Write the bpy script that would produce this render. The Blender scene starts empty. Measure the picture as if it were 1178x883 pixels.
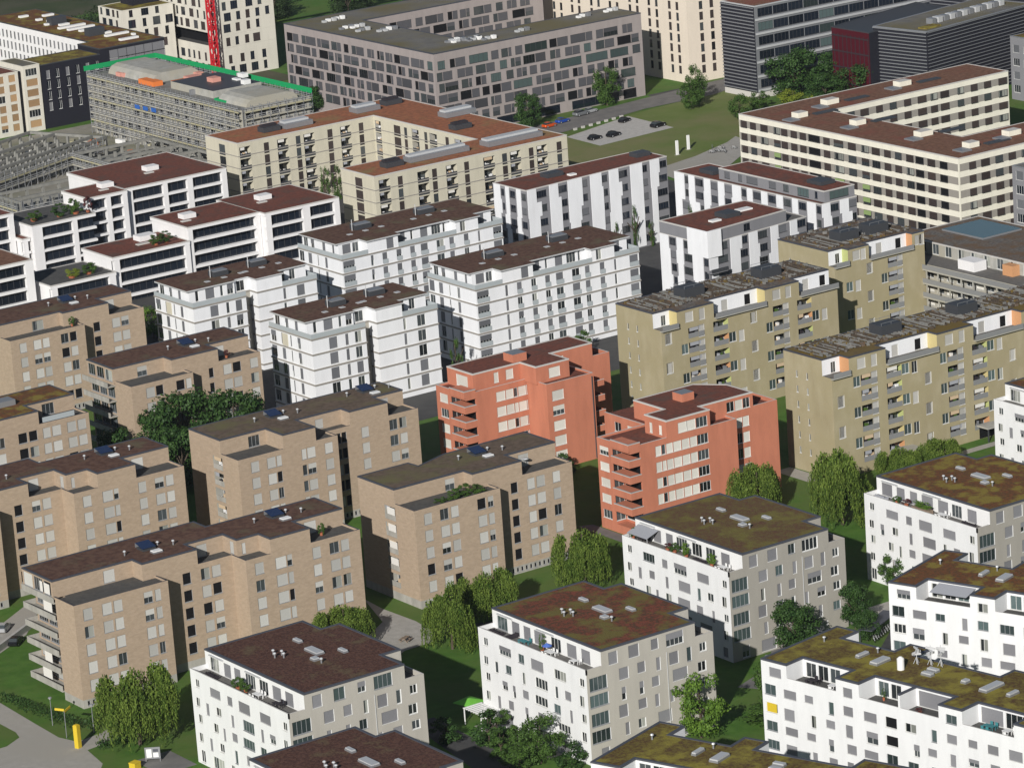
import bpy, math, random
from mathutils import Vector, Matrix, noise
R = math.radians
rnd = random.Random(11)
sc = bpy.context.scene
link = sc.collection.objects.link

# ------------------------------------------------------------------ materials
MATS = {}
def newmat(name):
    m = bpy.data.materials.new(name); m.use_nodes = True
    nt = m.node_tree; bs = nt.nodes['Principled BSDF']
    MATS[name] = m
    return m, nt, bs
def flat(name, c, rough=.7, metal=0, spec=.3):
    m, nt, bs = newmat(name)
    bs.inputs['Base Color'].default_value = (*c, 1); bs.inputs['Roughness'].default_value = rough
    bs.inputs['Metallic'].default_value = metal; bs.inputs['Specular IOR Level'].default_value = spec
    return m
def noisy(name, c1, c2, scale=.4, rough=.85, stretch=(1, 1, 1), c3=None, scale3=.07, detail=6, bump=0, lo=.35, hi=.65, spec=.25, lo3=.42, hi3=.6):
    """two tones mixed by fractal noise, optional third tone in large patches (world position)"""
    m, nt, bs = newmat(name)
    N, L = nt.nodes.new, nt.links.new
    g = N('ShaderNodeNewGeometry'); mp = N('ShaderNodeMapping'); mp.inputs['Scale'].default_value = stretch
    L(g.outputs['Position'], mp.inputs['Vector'])
    n = N('ShaderNodeTexNoise'); n.inputs['Scale'].default_value = scale; n.inputs['Detail'].default_value = detail
    n.inputs['Roughness'].default_value = .62
    L(mp.outputs[0], n.inputs['Vector'])
    r = N('ShaderNodeMapRange'); r.inputs[1].default_value = lo; r.inputs[2].default_value = hi
    L(n.outputs['Fac'], r.inputs[0])
    mx = N('ShaderNodeMix'); mx.data_type = 'RGBA'
    mx.inputs[6].default_value = (*c1, 1); mx.inputs[7].default_value = (*c2, 1)
    L(r.outputs[0], mx.inputs[0]); out = mx.outputs[2]
    if c3:
        n3 = N('ShaderNodeTexNoise'); n3.inputs['Scale'].default_value = scale3; n3.inputs['Detail'].default_value = 8
        n3.inputs['Roughness'].default_value = .65
        L(g.outputs['Position'], n3.inputs['Vector'])
        r3 = N('ShaderNodeMapRange'); r3.inputs[1].default_value = lo3; r3.inputs[2].default_value = hi3
        L(n3.outputs['Fac'], r3.inputs[0])
        m3 = N('ShaderNodeMix'); m3.data_type = 'RGBA'; m3.inputs[7].default_value = (*c3, 1)
        L(r3.outputs[0], m3.inputs[0]); L(out, m3.inputs[6]); out = m3.outputs[2]
    L(out, bs.inputs['Base Color']); bs.inputs['Roughness'].default_value = rough
    bs.inputs['Specular IOR Level'].default_value = spec
    if bump:
        b = N('ShaderNodeBump'); b.inputs['Strength'].default_value = bump; b.inputs['Distance'].default_value = .15
        L(n.outputs['Fac'], b.inputs['Height']); L(b.outputs[0], bs.inputs['Normal'])
    return m
def plaster(name, c, var=.06, streak=.05, rough=.85):
    """painted render: faint cloudiness plus vertical weather streaks"""
    d = tuple(max(0, v*(1-var-streak)) for v in c)
    return noisy(name, d, c, scale=.55, rough=rough, stretch=(1, 1, .22), lo=.25, hi=.6, detail=5)
def brick(name, c1, c2, mortar):
    m, nt, bs = newmat(name)
    N, L = nt.nodes.new, nt.links.new
    g = N('ShaderNodeNewGeometry'); s = N('ShaderNodeSeparateXYZ'); L(g.outputs['Position'], s.inputs[0])
    ad = N('ShaderNodeMath'); ad.operation = 'ADD'; L(s.outputs[0], ad.inputs[0]); L(s.outputs[1], ad.inputs[1])
    cb = N('ShaderNodeCombineXYZ'); L(ad.outputs[0], cb.inputs[0]); L(s.outputs[2], cb.inputs[1])
    br = N('ShaderNodeTexBrick'); br.inputs['Scale'].default_value = 1; br.inputs['Brick Width'].default_value = .5
    br.inputs['Row Height'].default_value = .19; br.inputs['Mortar Size'].default_value = .012
    br.inputs['Color1'].default_value = (*c1, 1); br.inputs['Color2'].default_value = (*c2, 1); br.inputs['Mortar'].default_value = (*mortar, 1)
    L(cb.outputs[0], br.inputs['Vector'])
    mp = N('ShaderNodeMapping'); mp.inputs['Scale'].default_value = (1, 1, 2.2); L(g.outputs['Position'], mp.inputs[0])
    n = N('ShaderNodeTexNoise'); n.inputs['Scale'].default_value = .9; n.inputs['Detail'].default_value = 7; L(mp.outputs[0], n.inputs['Vector'])
    r = N('ShaderNodeMapRange'); r.inputs[1].default_value = .3; r.inputs[2].default_value = .7; r.inputs[3].default_value = .91; r.inputs[4].default_value = 1.05
    L(n.outputs['Fac'], r.inputs[0])
    mx = N('ShaderNodeMix'); mx.data_type = 'RGBA'; mx.blend_type = 'MULTIPLY'; mx.inputs[0].default_value = 1
    L(br.outputs['Color'], mx.inputs[6]); L(r.outputs[0], mx.inputs[7]); L(mx.outputs[2], bs.inputs['Base Color'])
    bs.inputs['Roughness'].default_value = .9; bs.inputs['Specular IOR Level'].default_value = .2
    return m
def leafmat(name, c1, c2, tr=.25):
    m, nt, bs = newmat(name)
    N, L = nt.nodes.new, nt.links.new
    g = N('ShaderNodeNewGeometry')
    n = N('ShaderNodeTexNoise'); n.inputs['Scale'].default_value = .55; n.inputs['Detail'].default_value = 4
    L(g.outputs['Position'], n.inputs['Vector'])
    ad = N('ShaderNodeMath'); ad.operation = 'MULTIPLY_ADD'; ad.inputs[1].default_value = .5
    L(g.outputs['Random Per Island'], ad.inputs[0]); L(n.outputs['Fac'], ad.inputs[2])
    r = N('ShaderNodeMapRange'); r.inputs[1].default_value = .45; r.inputs[2].default_value = 1.0
    L(ad.outputs[0], r.inputs[0])
    mx = N('ShaderNodeMix'); mx.data_type = 'RGBA'; mx.inputs[6].default_value = (*c1, 1); mx.inputs[7].default_value = (*c2, 1)
    L(r.outputs[0], mx.inputs[0]); L(mx.outputs[2], bs.inputs['Base Color'])
    bs.inputs['Roughness'].default_value = .6; bs.inputs['Specular IOR Level'].default_value = .25
    t = N('ShaderNodeBsdfTranslucent'); L(mx.outputs[2], t.inputs[0])
    ms = N('ShaderNodeMixShader'); ms.inputs[0].default_value = tr
    L(bs.outputs[0], ms.inputs[1]); L(t.outputs[0], ms.inputs[2])
    L(ms.outputs[0], nt.nodes['Material Output'].inputs[0])
    return m
def glassmat(name, c, rough=.06, var=.5):
    """window glass seen from outside: dark room tint that varies from pane to pane, sky reflection"""
    m, nt, bs = newmat(name)
    N, L = nt.nodes.new, nt.links.new
    o = N('ShaderNodeObjectInfo'); r = N('ShaderNodeMapRange'); r.inputs[3].default_value = 1-var; r.inputs[4].default_value = 1+var
    L(o.outputs['Random'], r.inputs[0])
    mx = N('ShaderNodeMix'); mx.data_type = 'RGBA'; mx.blend_type = 'MULTIPLY'; mx.inputs[0].default_value = 1
    mx.inputs[6].default_value = (*c, 1); L(r.outputs[0], mx.inputs[7]); L(mx.outputs[2], bs.inputs['Base Color'])
    bs.inputs['Roughness'].default_value = rough; bs.inputs['Specular IOR Level'].default_value = .6
    return m
def slatmat(name, c, var=.12, rough=.6):
    """lowered external blind: colour varies a little from blind to blind, fine horizontal slats"""
    m, nt, bs = newmat(name)
    N, L = nt.nodes.new, nt.links.new
    o = N('ShaderNodeObjectInfo'); r = N('ShaderNodeMapRange'); r.inputs[3].default_value = 1-var; r.inputs[4].default_value = 1+var
    L(o.outputs['Random'], r.inputs[0])
    g = N('ShaderNodeNewGeometry'); s = N('ShaderNodeSeparateXYZ'); L(g.outputs['Position'], s.inputs[0])
    w = N('ShaderNodeMath'); w.operation = 'SINE'; ml = N('ShaderNodeMath'); ml.operation = 'MULTIPLY'; ml.inputs[1].default_value = 34.
    L(s.outputs[2], ml.inputs[0]); L(ml.outputs[0], w.inputs[0])
    r2 = N('ShaderNodeMapRange'); r2.inputs[1].default_value = -1; r2.inputs[2].default_value = 1; r2.inputs[3].default_value = .86; r2.inputs[4].default_value = 1.06
    L(w.outputs[0], r2.inputs[0])
    mm = N('ShaderNodeMath'); mm.operation = 'MULTIPLY'; L(r.outputs[0], mm.inputs[0]); L(r2.outputs[0], mm.inputs[1])
    mx = N('ShaderNodeMix'); mx.data_type = 'RGBA'; mx.blend_type = 'MULTIPLY'; mx.inputs[0].default_value = 1
    mx.inputs[6].default_value = (*c, 1); L(mm.outputs[0], mx.inputs[7]); L(mx.outputs[2], bs.inputs['Base Color'])
    bs.inputs['Roughness'].default_value = rough
    return m

plaster('white', (.77, .775, .775), .04, .05)
plaster('white_attic', (.78, .78, .77), .03, .03)
plaster('greige', (.455, .43, .38), .05, .05); plaster('greige_dk', (.355, .335, .295), .05, .05)
plaster('white2', (.79, .80, .82), .04, .05)
plaster('terrace_white', (.80, .79, .79), .04, .05)
brick('brick', (.415, .32, .232), (.37, .282, .20), (.405, .33, .26))
noisy('plinth', (.30, .29, .26), (.40, .385, .35), .8, stretch=(1, 1, .3))
plaster('red', (.515, .193, .118), .09, .10)
noisy('olive', (.315, .27, .165), (.405, .357, .238), .35, stretch=(1, 1, .35), c3=(.34, .295, .18), scale3=.16, lo=.3, hi=.7)
plaster('cream', (.57, .535, .425), .05, .07)
plaster('cream_grey', (.40, .38, .33), .05, .06)
plaster('cream2', (.80, .77, .655), .04, .06)
plaster('strip_grey', (.30, .28, .25), .05, .05)
plaster('mauve', (.335, .295, .285), .06, .07)
plaster('beige', (.70, .62, .52), .03, .03)
plaster('zig_grey', (.225, .225, .24), .04, .05)
plaster('ivory', (.66, .63, .55), .05, .08)
flat('black_wall', (.016, .016, .024), .6)
noisy('concrete', (.31, .31, .285), (.43, .42, .385), .5, c3=(.37, .35, .29), stretch=(1, 1, .6))
noisy('concrete_dk', (.16, .16, .15), (.24, .235, .22), .5)
flat('coping', (.10, .105, .125), .5, .3)
flat('coping_dk', (.085, .09, .11), .5, .3)
flat('coping_lt', (.55, .53, .50), .6)
flat('metal', (.33, .34, .36), .45, .5)
flat('metal_lt', (.60, .61, .62), .45, .3)
flat('metal_dk', (.075, .08, .09), .5, .4)
flat('frame_w', (.66, .66, .64), .5); flat('frame_g', (.30, .31, .32), .5)
flat('frame_d', (.06, .06, .065), .5)
flat('white_paint', (.8, .8, .79), .5)
glassmat('glass', (.040, .047, .050), .06, .75)
glassmat('glass_teal', (.06, .085, .085), .08, .7)
glassmat('glass_navy', (.012, .017, .026), .05, .4)
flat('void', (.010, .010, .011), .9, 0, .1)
glassmat('curtain', (.30, .31, .28), .3, .4)
flat('solar_teal', (.085, .145, .165), .2, 0, .5); flat('solar', (.02, .035, .085), .15, 0, .7)
slatmat('blind_grey', (.215, .215, .228), .16)
slatmat('blind_ltgrey', (.49, .485, .455), .2)
slatmat('blind_white', (.66, .64, .58), .12)
slatmat('blind_mid', (.14, .145, .158), .2)
slatmat('blind_brown', (.045, .033, .03), .3)
slatmat('blind_tan', (.36, .23, .12), .3)
slatmat('blind_mauve', (.075, .075, .083), .35)
slatmat('blind_olive', (.44, .43, .40), .15)
flat('awning_grey', (.34, .35, .38), .8)
flat('awning_white', (.7, .68, .64), .8)
flat('awning_tan', (.55, .42, .28), .8)
flat('lime', (.46, .50, .20), .7); flat('orange', (.56, .29, .14), .7); flat('yellow', (.56, .47, .22), .7)
flat('railing', (.27, .275, .28), .5, .2)
m = flat('glass_rail', (.40, .44, .455), .15, 0, .6)
noisy('sedum_brown', (.070, .032, .024), (.125, .062, .044), 2.4, bump=.9, c3=(.13, .092, .052), scale3=.3, lo=.42, hi=.58, lo3=.54, hi3=.68)
noisy('sedum_red', (.20, .058, .034), (.090, .048, .026), 2.0, bump=.9, c3=(.150, .122, .034), scale3=.22, lo=.44, hi=.56, lo3=.48, hi3=.58)
noisy('sedum_mix', (.135, .098, .036), (.12, .060, .034), 2.0, bump=.9, c3=(.165, .140, .036), scale3=.2, lo=.44, hi=.56, lo3=.48, hi3=.6)
noisy('sedum_green', (.155, .118, .028), (.10, .058, .023), 2.0, bump=.9, c3=(.25, .21, .038), scale3=.22, lo=.44, hi=.56, lo3=.46, hi3=.58)
noisy('sedum_ochre', (.175, .066, .024), (.105, .058, .024), 1.9, bump=.9, c3=(.23, .175, .034), scale3=.25, lo=.44, hi=.56, lo3=.48, hi3=.58)
noisy('roof_red', (.195, .066, .043), (.125, .048, .035), 1.2, bump=.6, c3=(.105, .066, .052), scale3=.2, lo=.4, hi=.6, lo3=.5, hi3=.68)
noisy('roof_rust', (.36, .135, .066), (.24, .098, .052), .9, bump=.6, c3=(.25, .175, .075), scale3=.10, lo=.4, hi=.6, lo3=.54, hi3=.7)
noisy('roof_redbrown', (.14, .068, .043), (.215, .112, .070), .9, bump=.6, c3=(.20, .072, .048), scale3=.1, lo=.4, hi=.6, lo3=.5, hi3=.66)
noisy('roof_dark', (.085, .043, .031), (.14, .078, .054), 1.0, bump=.6, c3=(.125, .105, .062), scale3=.14, lo=.4, hi=.6, lo3=.54, hi3=.68)
noisy('roof_umber', (.105, .077, .055), (.155, .112, .083), 1.0, bump=.6, c3=(.14, .125, .058), scale3=.12, lo=.4, hi=.6, lo3=.5, hi3=.65)
noisy('roof_grey', (.135, .130, .122), (.19, .182, .165), .4, c3=(.15, .13, .07), scale3=.05)
noisy('roof_plants', (.085, .075, .066), (.20, .185, .17), 1.6, bump=1, c3=(.15, .095, .055), scale3=.3)
noisy('roof_moss', (.17, .125, .045), (.13, .09, .045), .8, bump=.6, c3=(.16, .11, .03), scale3=.1)
noisy('terrace', (.13, .125, .115), (.17, .16, .15), 1.2)
noisy('terrace_dk', (.07, .068, .066), (.10, .098, .092), 1.2)
noisy('deck_wood', (.20, .15, .11), (.26, .20, .15), 1.5)
noisy('grass', (.050, .125, .015), (.080, .170, .026), .35, c3=(.095, .145, .032), scale3=.06, bump=.5)
noisy('meadow', (.115, .165, .035), (.15, .19, .055), .12, c3=(.19, .185, .08), scale3=.025, bump=.4)
noisy('earth', (.24, .225, .19), (.34, .32, .275), .15, c3=(.19, .19, .13), scale3=.03)
noisy('gravel', (.33, .315, .285), (.42, .40, .37), .7, c3=(.36, .34, .30), scale3=.05)
noisy('gravel_lt', (.42, .405, .38), (.50, .48, .455), .8)
noisy('asphalt', (.052, .052, .054), (.072, .071, .072), .5, c3=(.085, .083, .08), scale3=.05)
noisy('road_far', (.15, .145, .14), (.20, .19, .18), .3)
noisy('bark', (.06, .045, .032), (.10, .078, .058), 2.)
leafmat('leaf_willow', (.046, .094, .012), (.19, .265, .048), .34)
leafmat('leaf_dark', (.018, .050, .012), (.050, .105, .022), .2)
leafmat('leaf_mid', (.035, .075, .014), (.085, .16, .030), .25)
leafmat('leaf_bright', (.06, .13, .016), (.15, .26, .035), .3)
leafmat('leaf_yellow', (.15, .20, .02), (.30, .36, .05), .3)
leafmat('leaf_forest', (.022, .040, .014), (.045, .075, .026), .2)
leafmat('leaf_red', (.06, .018, .02), (.13, .04, .04), .2)
flat('tarp_green', (.01, .30, .10), .7); flat('tarp_blue', (.03, .12, .42), .6); flat('tarp_orange', (.72, .20, .05), .7)
flat('tarp_pink', (.62, .30, .24), .7)
flat('sign_yellow', (.62, .45, .03), .6); flat('paint_red', (.55, .02, .03), .5); flat('glass_red', (.07, .008, .015), .2); noisy('site_concrete', (.19, .19, .175), (.27, .265, .24), .5); noisy('wild', (.035, .055, .02), (.06, .075, .03), .05, c3=(.10, .09, .06), scale3=.02)
flat('awning_green', (.24, .33, .13), .8); flat('parasol_green', (.16, .48, .06), .7); flat('terracotta', (.36, .12, .06), .8); flat('furn_dark', (.03, .025, .03), .7)
flat('furn_teal', (.05, .22, .24), .6); flat('cloth_blue', (.08, .16, .5), .8)
noisy('scaffold_yellow', (.36, .33, .20), (.42, .40, .30), .3); flat('tyre', (.012, .012, .012), .9)
def M(n): return MATS[n]

# ------------------------------------------------------------------ mesh builder
class MB:
    def __init__(s): s.v = []; s.f = []; s.m = []
    def poly(s, pts, mat):
        i = len(s.v); s.v += [tuple(p) for p in pts]; s.f.append(tuple(range(i, i+len(pts)))); s.m.append(mat)
    def box(s, x0, y0, z0, x1, y1, z1, mat, top=None):
        i = len(s.v)
        s.v += [(x0,y0,z0),(x1,y0,z0),(x1,y1,z0),(x0,y1,z0),(x0,y0,z1),(x1,y0,z1),(x1,y1,z1),(x0,y1,z1)]
        for q in ((0,3,2,1),(4,5,6,7),(0,1,5,4),(1,2,6,5),(2,3,7,6),(3,0,4,7)):
            s.f.append(tuple(i+k for k in q)); s.m.append(top if top and q[0] == 4 else mat)
    def cyl(s, x, y, z0, z1, r0, r1, mat, n=8, dx=0, dy=0):
        i = len(s.v)
        for k in range(n):
            a = 2*math.pi*k/n; s.v.append((x+r0*math.cos(a), y+r0*math.sin(a), z0))
        for k in range(n):
            a = 2*math.pi*k/n; s.v.append((x+dx+r1*math.cos(a), y+dy+r1*math.sin(a), z1))
        for k in range(n):
            s.f.append((i+k, i+(k+1)%n, i+n+(k+1)%n, i+n+k)); s.m.append(mat)
        s.f.append(tuple(i+n+k for k in range(n))); s.m.append(mat)
        s.f.append(tuple(i+n-1-k for k in range(n))); s.m.append(mat)
    def bar(s, p, q, w, mat, h=None):
        p, q = Vector(p), Vector(q); d = (q-p)
        if d.length < 1e-6: return
        d.normalize(); up = Vector((0,0,1)) if abs(d.z) < .9 else Vector((1,0,0))
        a = d.cross(up).normalized()*(w/2); b = a.cross(d).normalized()*((h or w)/2)
        i = len(s.v)
        for c in (p, q):
            for sa, sb in ((-1,-1),(1,-1),(1,1),(-1,1)): s.v.append(tuple(c+a*sa+b*sb))
        for f in ((3,2,1,0),(4,5,6,7),(0,1,5,4),(1,2,6,5),(2,3,7,6),(3,0,4,7)):
            s.f.append(tuple(i+k for k in f)); s.m.append(mat)
    def join(s, o, mat4):
        i = len(s.v); s.v += [tuple(mat4 @ Vector(p)) for p in o.v]
        s.f += [tuple(i+k for k in f) for f in o.f]; s.m += o.m
    def mesh(s, name):
        me = bpy.data.meshes.new(name); me.from_pydata(s.v, [], s.f)
        ms = list(dict.fromkeys(s.m))
        for k in ms: me.materials.append(MATS[k])
        ix = {k: j for j, k in enumerate(ms)}
        me.polygons.foreach_set('material_index', [ix[k] for k in s.m])
        me.update(); return me
    def build(s, name, parent=None, loc=(0,0,0)):
        if not s.f: return None
        o = bpy.data.objects.new(name, s.mesh(name)); link(o); o.location = loc
        if parent: o.parent = parent
        return o
def put(name, me, parent=None, loc=(0,0,0), rz=0, scale=None):
    o = bpy.data.objects.new(name, me); link(o); o.location = loc; o.rotation_euler = (0,0,rz)
    if scale: o.scale = scale
    if parent: o.parent = parent
    return o
def tag(o, label, cat, group=None):
    o['label'] = label; o['category'] = cat
    if group: o['group'] = group
    return o
def thing(name, label, cat, loc=(0,0,0), rz=0, group=None):
    o = bpy.data.objects.new(name, None); link(o); o.location = loc; o.rotation_euler = (0,0,rz)
    o.empty_display_size = .5
    return tag(o, label, cat, group)

# ------------------------------------------------------------------ building kit
def offset(pts, d):
    """inward mitred offset of a CCW outline"""
    n = len(pts); out = []
    for i in range(n):
        p0, p1, p2 = Vector(pts[i-1]), Vector(pts[i]), Vector(pts[(i+1)%n])
        a = (p1-p0).normalized(); b = (p2-p1).normalized()
        na = Vector((-a.y, a.x)); nb = Vector((-b.y, b.x))
        k = 1+na.dot(nb)
        out.append(tuple(p1+(na+nb)*(d/k)) if k > .05 else tuple(p1+na*d))
    return out

WCACHE = {}
def win_mesh(style, w, h, fm, bm, sub):
    """window of one size: frame (with sill) plus blind and/or pane; origin at lower left of the opening, x along the wall, y inward"""
    key = (style, round(w,1), round(h,1), fm, bm, sub)
    if key in WCACHE: return WCACHE[key]
    w, h = key[1], key[2]
    f, p, b = MB(), MB(), MB()
    fw = .07
    if style == 'strip': fm = 'frame_g'
    if style == 'white': fw = .13
    f.box(-.04, -.06, -.05, w+.04, .10, .015, fm)
    if style != 'blind':
        for x0, x1 in ((0, fw), (w-fw, w)): f.box(x0, .11, .016, x1, .19, h, fm)
        for z0, z1 in ((.016, fw), (h-fw, h)): f.box(fw, .112, z0, w-fw, .188, z1, fm)
        nm = 0 if w < 1.05 else (1 if w < 2.3 else (2 if w < 3.0 else 3))
        if style == 'void': nm = 0
        for k in range(nm):
            x = w*(k+1)/(nm+1); f.box(x-.03-(.03 if style == 'white' else 0), .115, fw, x+.03+(.03 if style == 'white' else 0), .185, h-fw, fm)
    else:
        f.box(0, .05, .016, .04, .11, h, fm); f.box(w-.04, .05, .016, w, .11, h, fm)
    t = {'glass':'glass', 'half':'glass', 'curt':'curtain', 'void':'void', 'teal':'glass_teal', 'navy':'glass_navy', 'strip':'glass_teal', 'white':'glass'}.get(style)
    if t: p.box(.01, .15, .018, w-.01, .20, h-.005, t)
    if style == 'curt': p.box(w*.1, .142, .08, w*.42, .149, h-.08, 'glass')
    if style == 'blind': b.box(.005, .11, .02, w-.005, .15, h-.005, bm)
    if style == 'half': b.box(.012, .07, h*.5, w-.012, .10, h-.005, bm)
    if sub:
        r = [('window', f.mesh('window'))]
        if p.f: r.append(('pane', p.mesh('pane')))
        if b.f: r.append(('blind', b.mesh('blind')))
    else:
        for o in (p, b): f.join(o, Matrix())
        r = [('window', f.mesh('window'))]
        r.append(f)
    WCACHE[key] = r
    return r
LCACHE = {}
def loggia_mesh(w, h, side, rail, frame, var=0):
    key = (round(w,1), round(h,1), side, rail, frame, var)
    if key in LCACHE: return LCACHE[key]
    w, h = key[:2]; o = MB(); D = 1.7
    o.poly([(0,0,0),(0,D,0),(0,D,h),(0,0,h)], 'concrete'); o.poly([(w,0,0),(w,0,h),(w,D,h),(w,D,0)], side)
    o.poly([(0,0,h),(0,D,h),(w,D,h),(w,0,h)], 'concrete'); o.poly([(0,0,0),(w,0,0),(w,D,0),(0,D,0)], 'concrete_dk')
    o.poly([(0,D,0),(w,D,0),(w,D,h),(0,D,h)], 'glass')
    n = max(1, int(w/1.3))
    for k in range(n+1):
        x = w*k/n; o.box(max(.01,x-.05), D-.1, .01, min(w-.01,x+.05), D-.02, h-.01, frame)
    o.box(.01, .03, .012, w-.01, .08, .98, rail)
    q = random.Random(var*31+int(w*10))
    for _ in range(5):
        x, s_ = q.uniform(.2, w-.9), q.uniform(.25, .7); o.box(x, q.uniform(.35,.8), .013, x+s_, q.uniform(.9,1.3), q.uniform(.5,1.45), q.choice(('white_paint','furn_dark','awning_tan','leaf_mid','awning_grey','metal','awning_white','concrete_dk') if rail == 'railing' else ('furn_dark','white_paint','awning_tan')))
    if q.random() < .5: o.box(w*.1, .1, h-.75, w*q.uniform(.4,.8), .16, h-.02, q.choice(('awning_white','awning_grey','awning_tan')))
    r = [('loggia', o.mesh('loggia'))]
    LCACHE[key] = r; return r

class Bld:
    def __init__(s, name, label, ox, oy, rot=0, cat='apartment block', group=None, sub=True, blind='blind_grey', frame='frame_w', styles=None, absol=True, seed=1):
        s.root = thing(name, label, cat, (ox, oy, 0), R(rot), group)
        s.o = (ox, oy) if absol else (0, 0)
        s.p = {}; s.w = []; s.lg = []; s.sub = sub; s.blind = blind; s.frame = frame
        s.styles = styles or (('blind', 6), ('glass', 2), ('half', 1), ('curt', 1)); s.r = random.Random(seed)
        s.rev = None
    def mb(s, part): return s.p.setdefault(part, MB())
    def L(s, pts): return [(x-s.o[0], y-s.o[1]) for x, y in pts]
    def style(s):
        t = s.r.random()*sum(k for _, k in s.styles)
        for n, k in s.styles:
            t -= k
            if t <= 0: return n
        return s.styles[0][0]
    def wall(s, p, q, z0, z1, mat, wins=(), logs=(), part='wall', depth=.24):
        p, q = Vector(p), Vector(q); d = q-p; Ln = d.length; d.normalize(); n = Vector((-d.y, d.x))
        H = []
        for w in list(wins)+list(logs):
            u0, a, u1, b = max(w[0], .05), max(w[1], z0+.03), min(w[2], Ln-.05), min(w[3], z1-.03)
            if u1-u0 > .2 and b-a > .2: H.append((u0, a, u1, b, w[4] if len(w) > 4 else None, w in logs))
        m = s.mb(part)
        zs = sorted({z0, z1, *[h[1] for h in H], *[h[3] for h in H]})
        P = lambda u, z, y=0: (p.x+d.x*u+n.x*y, p.y+d.y*u+n.y*y, z)
        for a, b in zip(zs, zs[1:]):
            if b-a < 1e-4: continue
            u = 0
            for h in sorted(h for h in H if h[1] <= a+1e-5 and h[3] >= b-1e-5):
                if h[0] > u+1e-4: m.poly([P(u,a), P(h[0],a), P(h[0],b), P(u,b)], mat)
                u = max(u, h[2])
            if Ln > u+1e-4: m.poly([P(u,a), P(Ln,a), P(Ln,b), P(u,b)], mat)
        ang = math.atan2(d.y, d.x)
        for u0, a, u1, b, st, lg in H:
            if not lg:
                D = depth
                rm = s.rev or mat; m.poly([P(u0,a), P(u0,a,D), P(u0,b,D), P(u0,b)], rm); m.poly([P(u1,a), P(u1,b), P(u1,b,D), P(u1,a,D)], rm)
                m.poly([P(u0,b), P(u0,b,D), P(u1,b,D), P(u1,b)], rm); m.poly([P(u0,a), P(u1,a), P(u1,a,D), P(u0,a,D)], rm)
                s.w.append((P(u0,a), ang, u1-u0, b-a, st or s.style()))
            else: s.lg.append((P(u0,a), ang, u1-u0, b-a, st))
    def prism(s, pts, z0, z1, mat, wins=None, logs=None, roof=None, cop=None, cw=.35, over=.05, bottom=False, part='wall', local=False, mats=None, rpart='roof', depth=.24):
        pts = list(pts) if local else s.L(pts); wins = wins or {}; logs = logs or {}; mats = mats or {}
        for i in range(len(pts)):
            s.wall(pts[i], pts[(i+1)%len(pts)], z0, z1, mats.get(i, mat), wins.get(i, ()), logs.get(i, ()), part, depth)
        if roof:
            s.mb(rpart).poly([(x, y, z1+.02) for x, y in offset(pts, cw-.05 if cop else .02)], roof)
        else: s.mb(part).poly([(x, y, z1) for x, y in pts], mat)
        if bottom: s.mb(part).poly([(x, y, z0) for x, y in reversed(pts)], mat)
        if cop:
            o, i_ = offset(pts, -over), offset(pts, cw); m = s.mb('coping')
            for k in range(len(pts)):
                j = (k+1)%len(pts); a, b, c, e = o[k], o[j], i_[j], i_[k]; t = z1+.1
                m.poly([(*a,z1-.14),(*b,z1-.14),(*b,t),(*a,t)], cop); m.poly([(*a,t),(*b,t),(*c,t),(*e,t)], cop)
                m.poly([(*e,t),(*c,t),(*c,z1),(*e,z1)], cop); m.poly([(*a,z1-.14),(*pts[k],z1-.14),(*pts[j],z1-.14),(*b,z1-.14)], cop)
    def parapet(s, path, z0, z1, mat, t=.22, top=None, part='parapet', local=False, shift=0):
        """thin wall along an open path, interior on the left"""
        P = [Vector(p) for p in (path if local else s.L(path))]; n = len(P); I = []; O = []
        for i in range(n):
            ns = []
            if i > 0: a = (P[i]-P[i-1]).normalized(); ns.append(Vector((-a.y, a.x)))
            if i < n-1: a = (P[i+1]-P[i]).normalized(); ns.append(Vector((-a.y, a.x)))
            nn = ns[0] if len(ns) == 1 else (ns[0]+ns[1])/(1+ns[0].dot(ns[1]))
            O.append(P[i]+nn*shift); I.append(P[i]+nn*(t+shift))
        m = MB()
        for i in range(n-1):
            a, b, c, d = O[i], O[i+1], I[i+1], I[i]
            m.poly([(*a,z0),(*b,z0),(*b,z1),(*a,z1)], mat); m.poly([(*c,z0),(*d,z0),(*d,z1),(*c,z1)], mat)
            m.poly([(*a,z1),(*b,z1),(*c,z1),(*d,z1)], top or mat); m.poly([(*d,z0),(*c,z0),(*b,z0),(*a,z0)], mat)
        m.poly([(*O[0],z0),(*O[0],z1),(*I[0],z1),(*I[0],z0)], mat); m.poly([(*O[-1],z0),(*I[-1],z0),(*I[-1],z1),(*O[-1],z1)], mat); return m.build(part, s.root)
    def box(s, part, x0, y0, z0, x1, y1, z1, mat, single=False, top=None, local=False):
        ox, oy = (0, 0) if local else s.o
        if single:
            m = MB(); m.box(x0-ox, y0-oy, z0, x1-ox, y1-oy, z1, mat, top); return m.build(part, s.root)
        s.mb(part).box(x0-ox, y0-oy, z0, x1-ox, y1-oy, z1, mat, top)
    def finish(s):
        for k, m in s.p.items(): m.build(k, s.root)
        ws = sorted(s.w, key=lambda w: -w[2]*w[3]); mass = MB()
        for i, (loc, ang, w, h, st) in enumerate(ws):
            r = win_mesh(st, w, h, s.frame, s.blind, s.sub and len(ws) <= 130)
            if i < 100:
                o = put('window', r[0][1], s.root, loc, ang)
                for c in r[1:]:
                    if isinstance(c, tuple): put(c[0], c[1], o)
            else:
                r = win_mesh(st, w, h, s.frame, s.blind, False)
                mass.join(r[1], Matrix.Translation(loc) @ Matrix.Rotation(ang, 4, 'Z'))
        if mass.f: mass.build('small_window', s.root)['kind'] = 'stuff'
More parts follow.
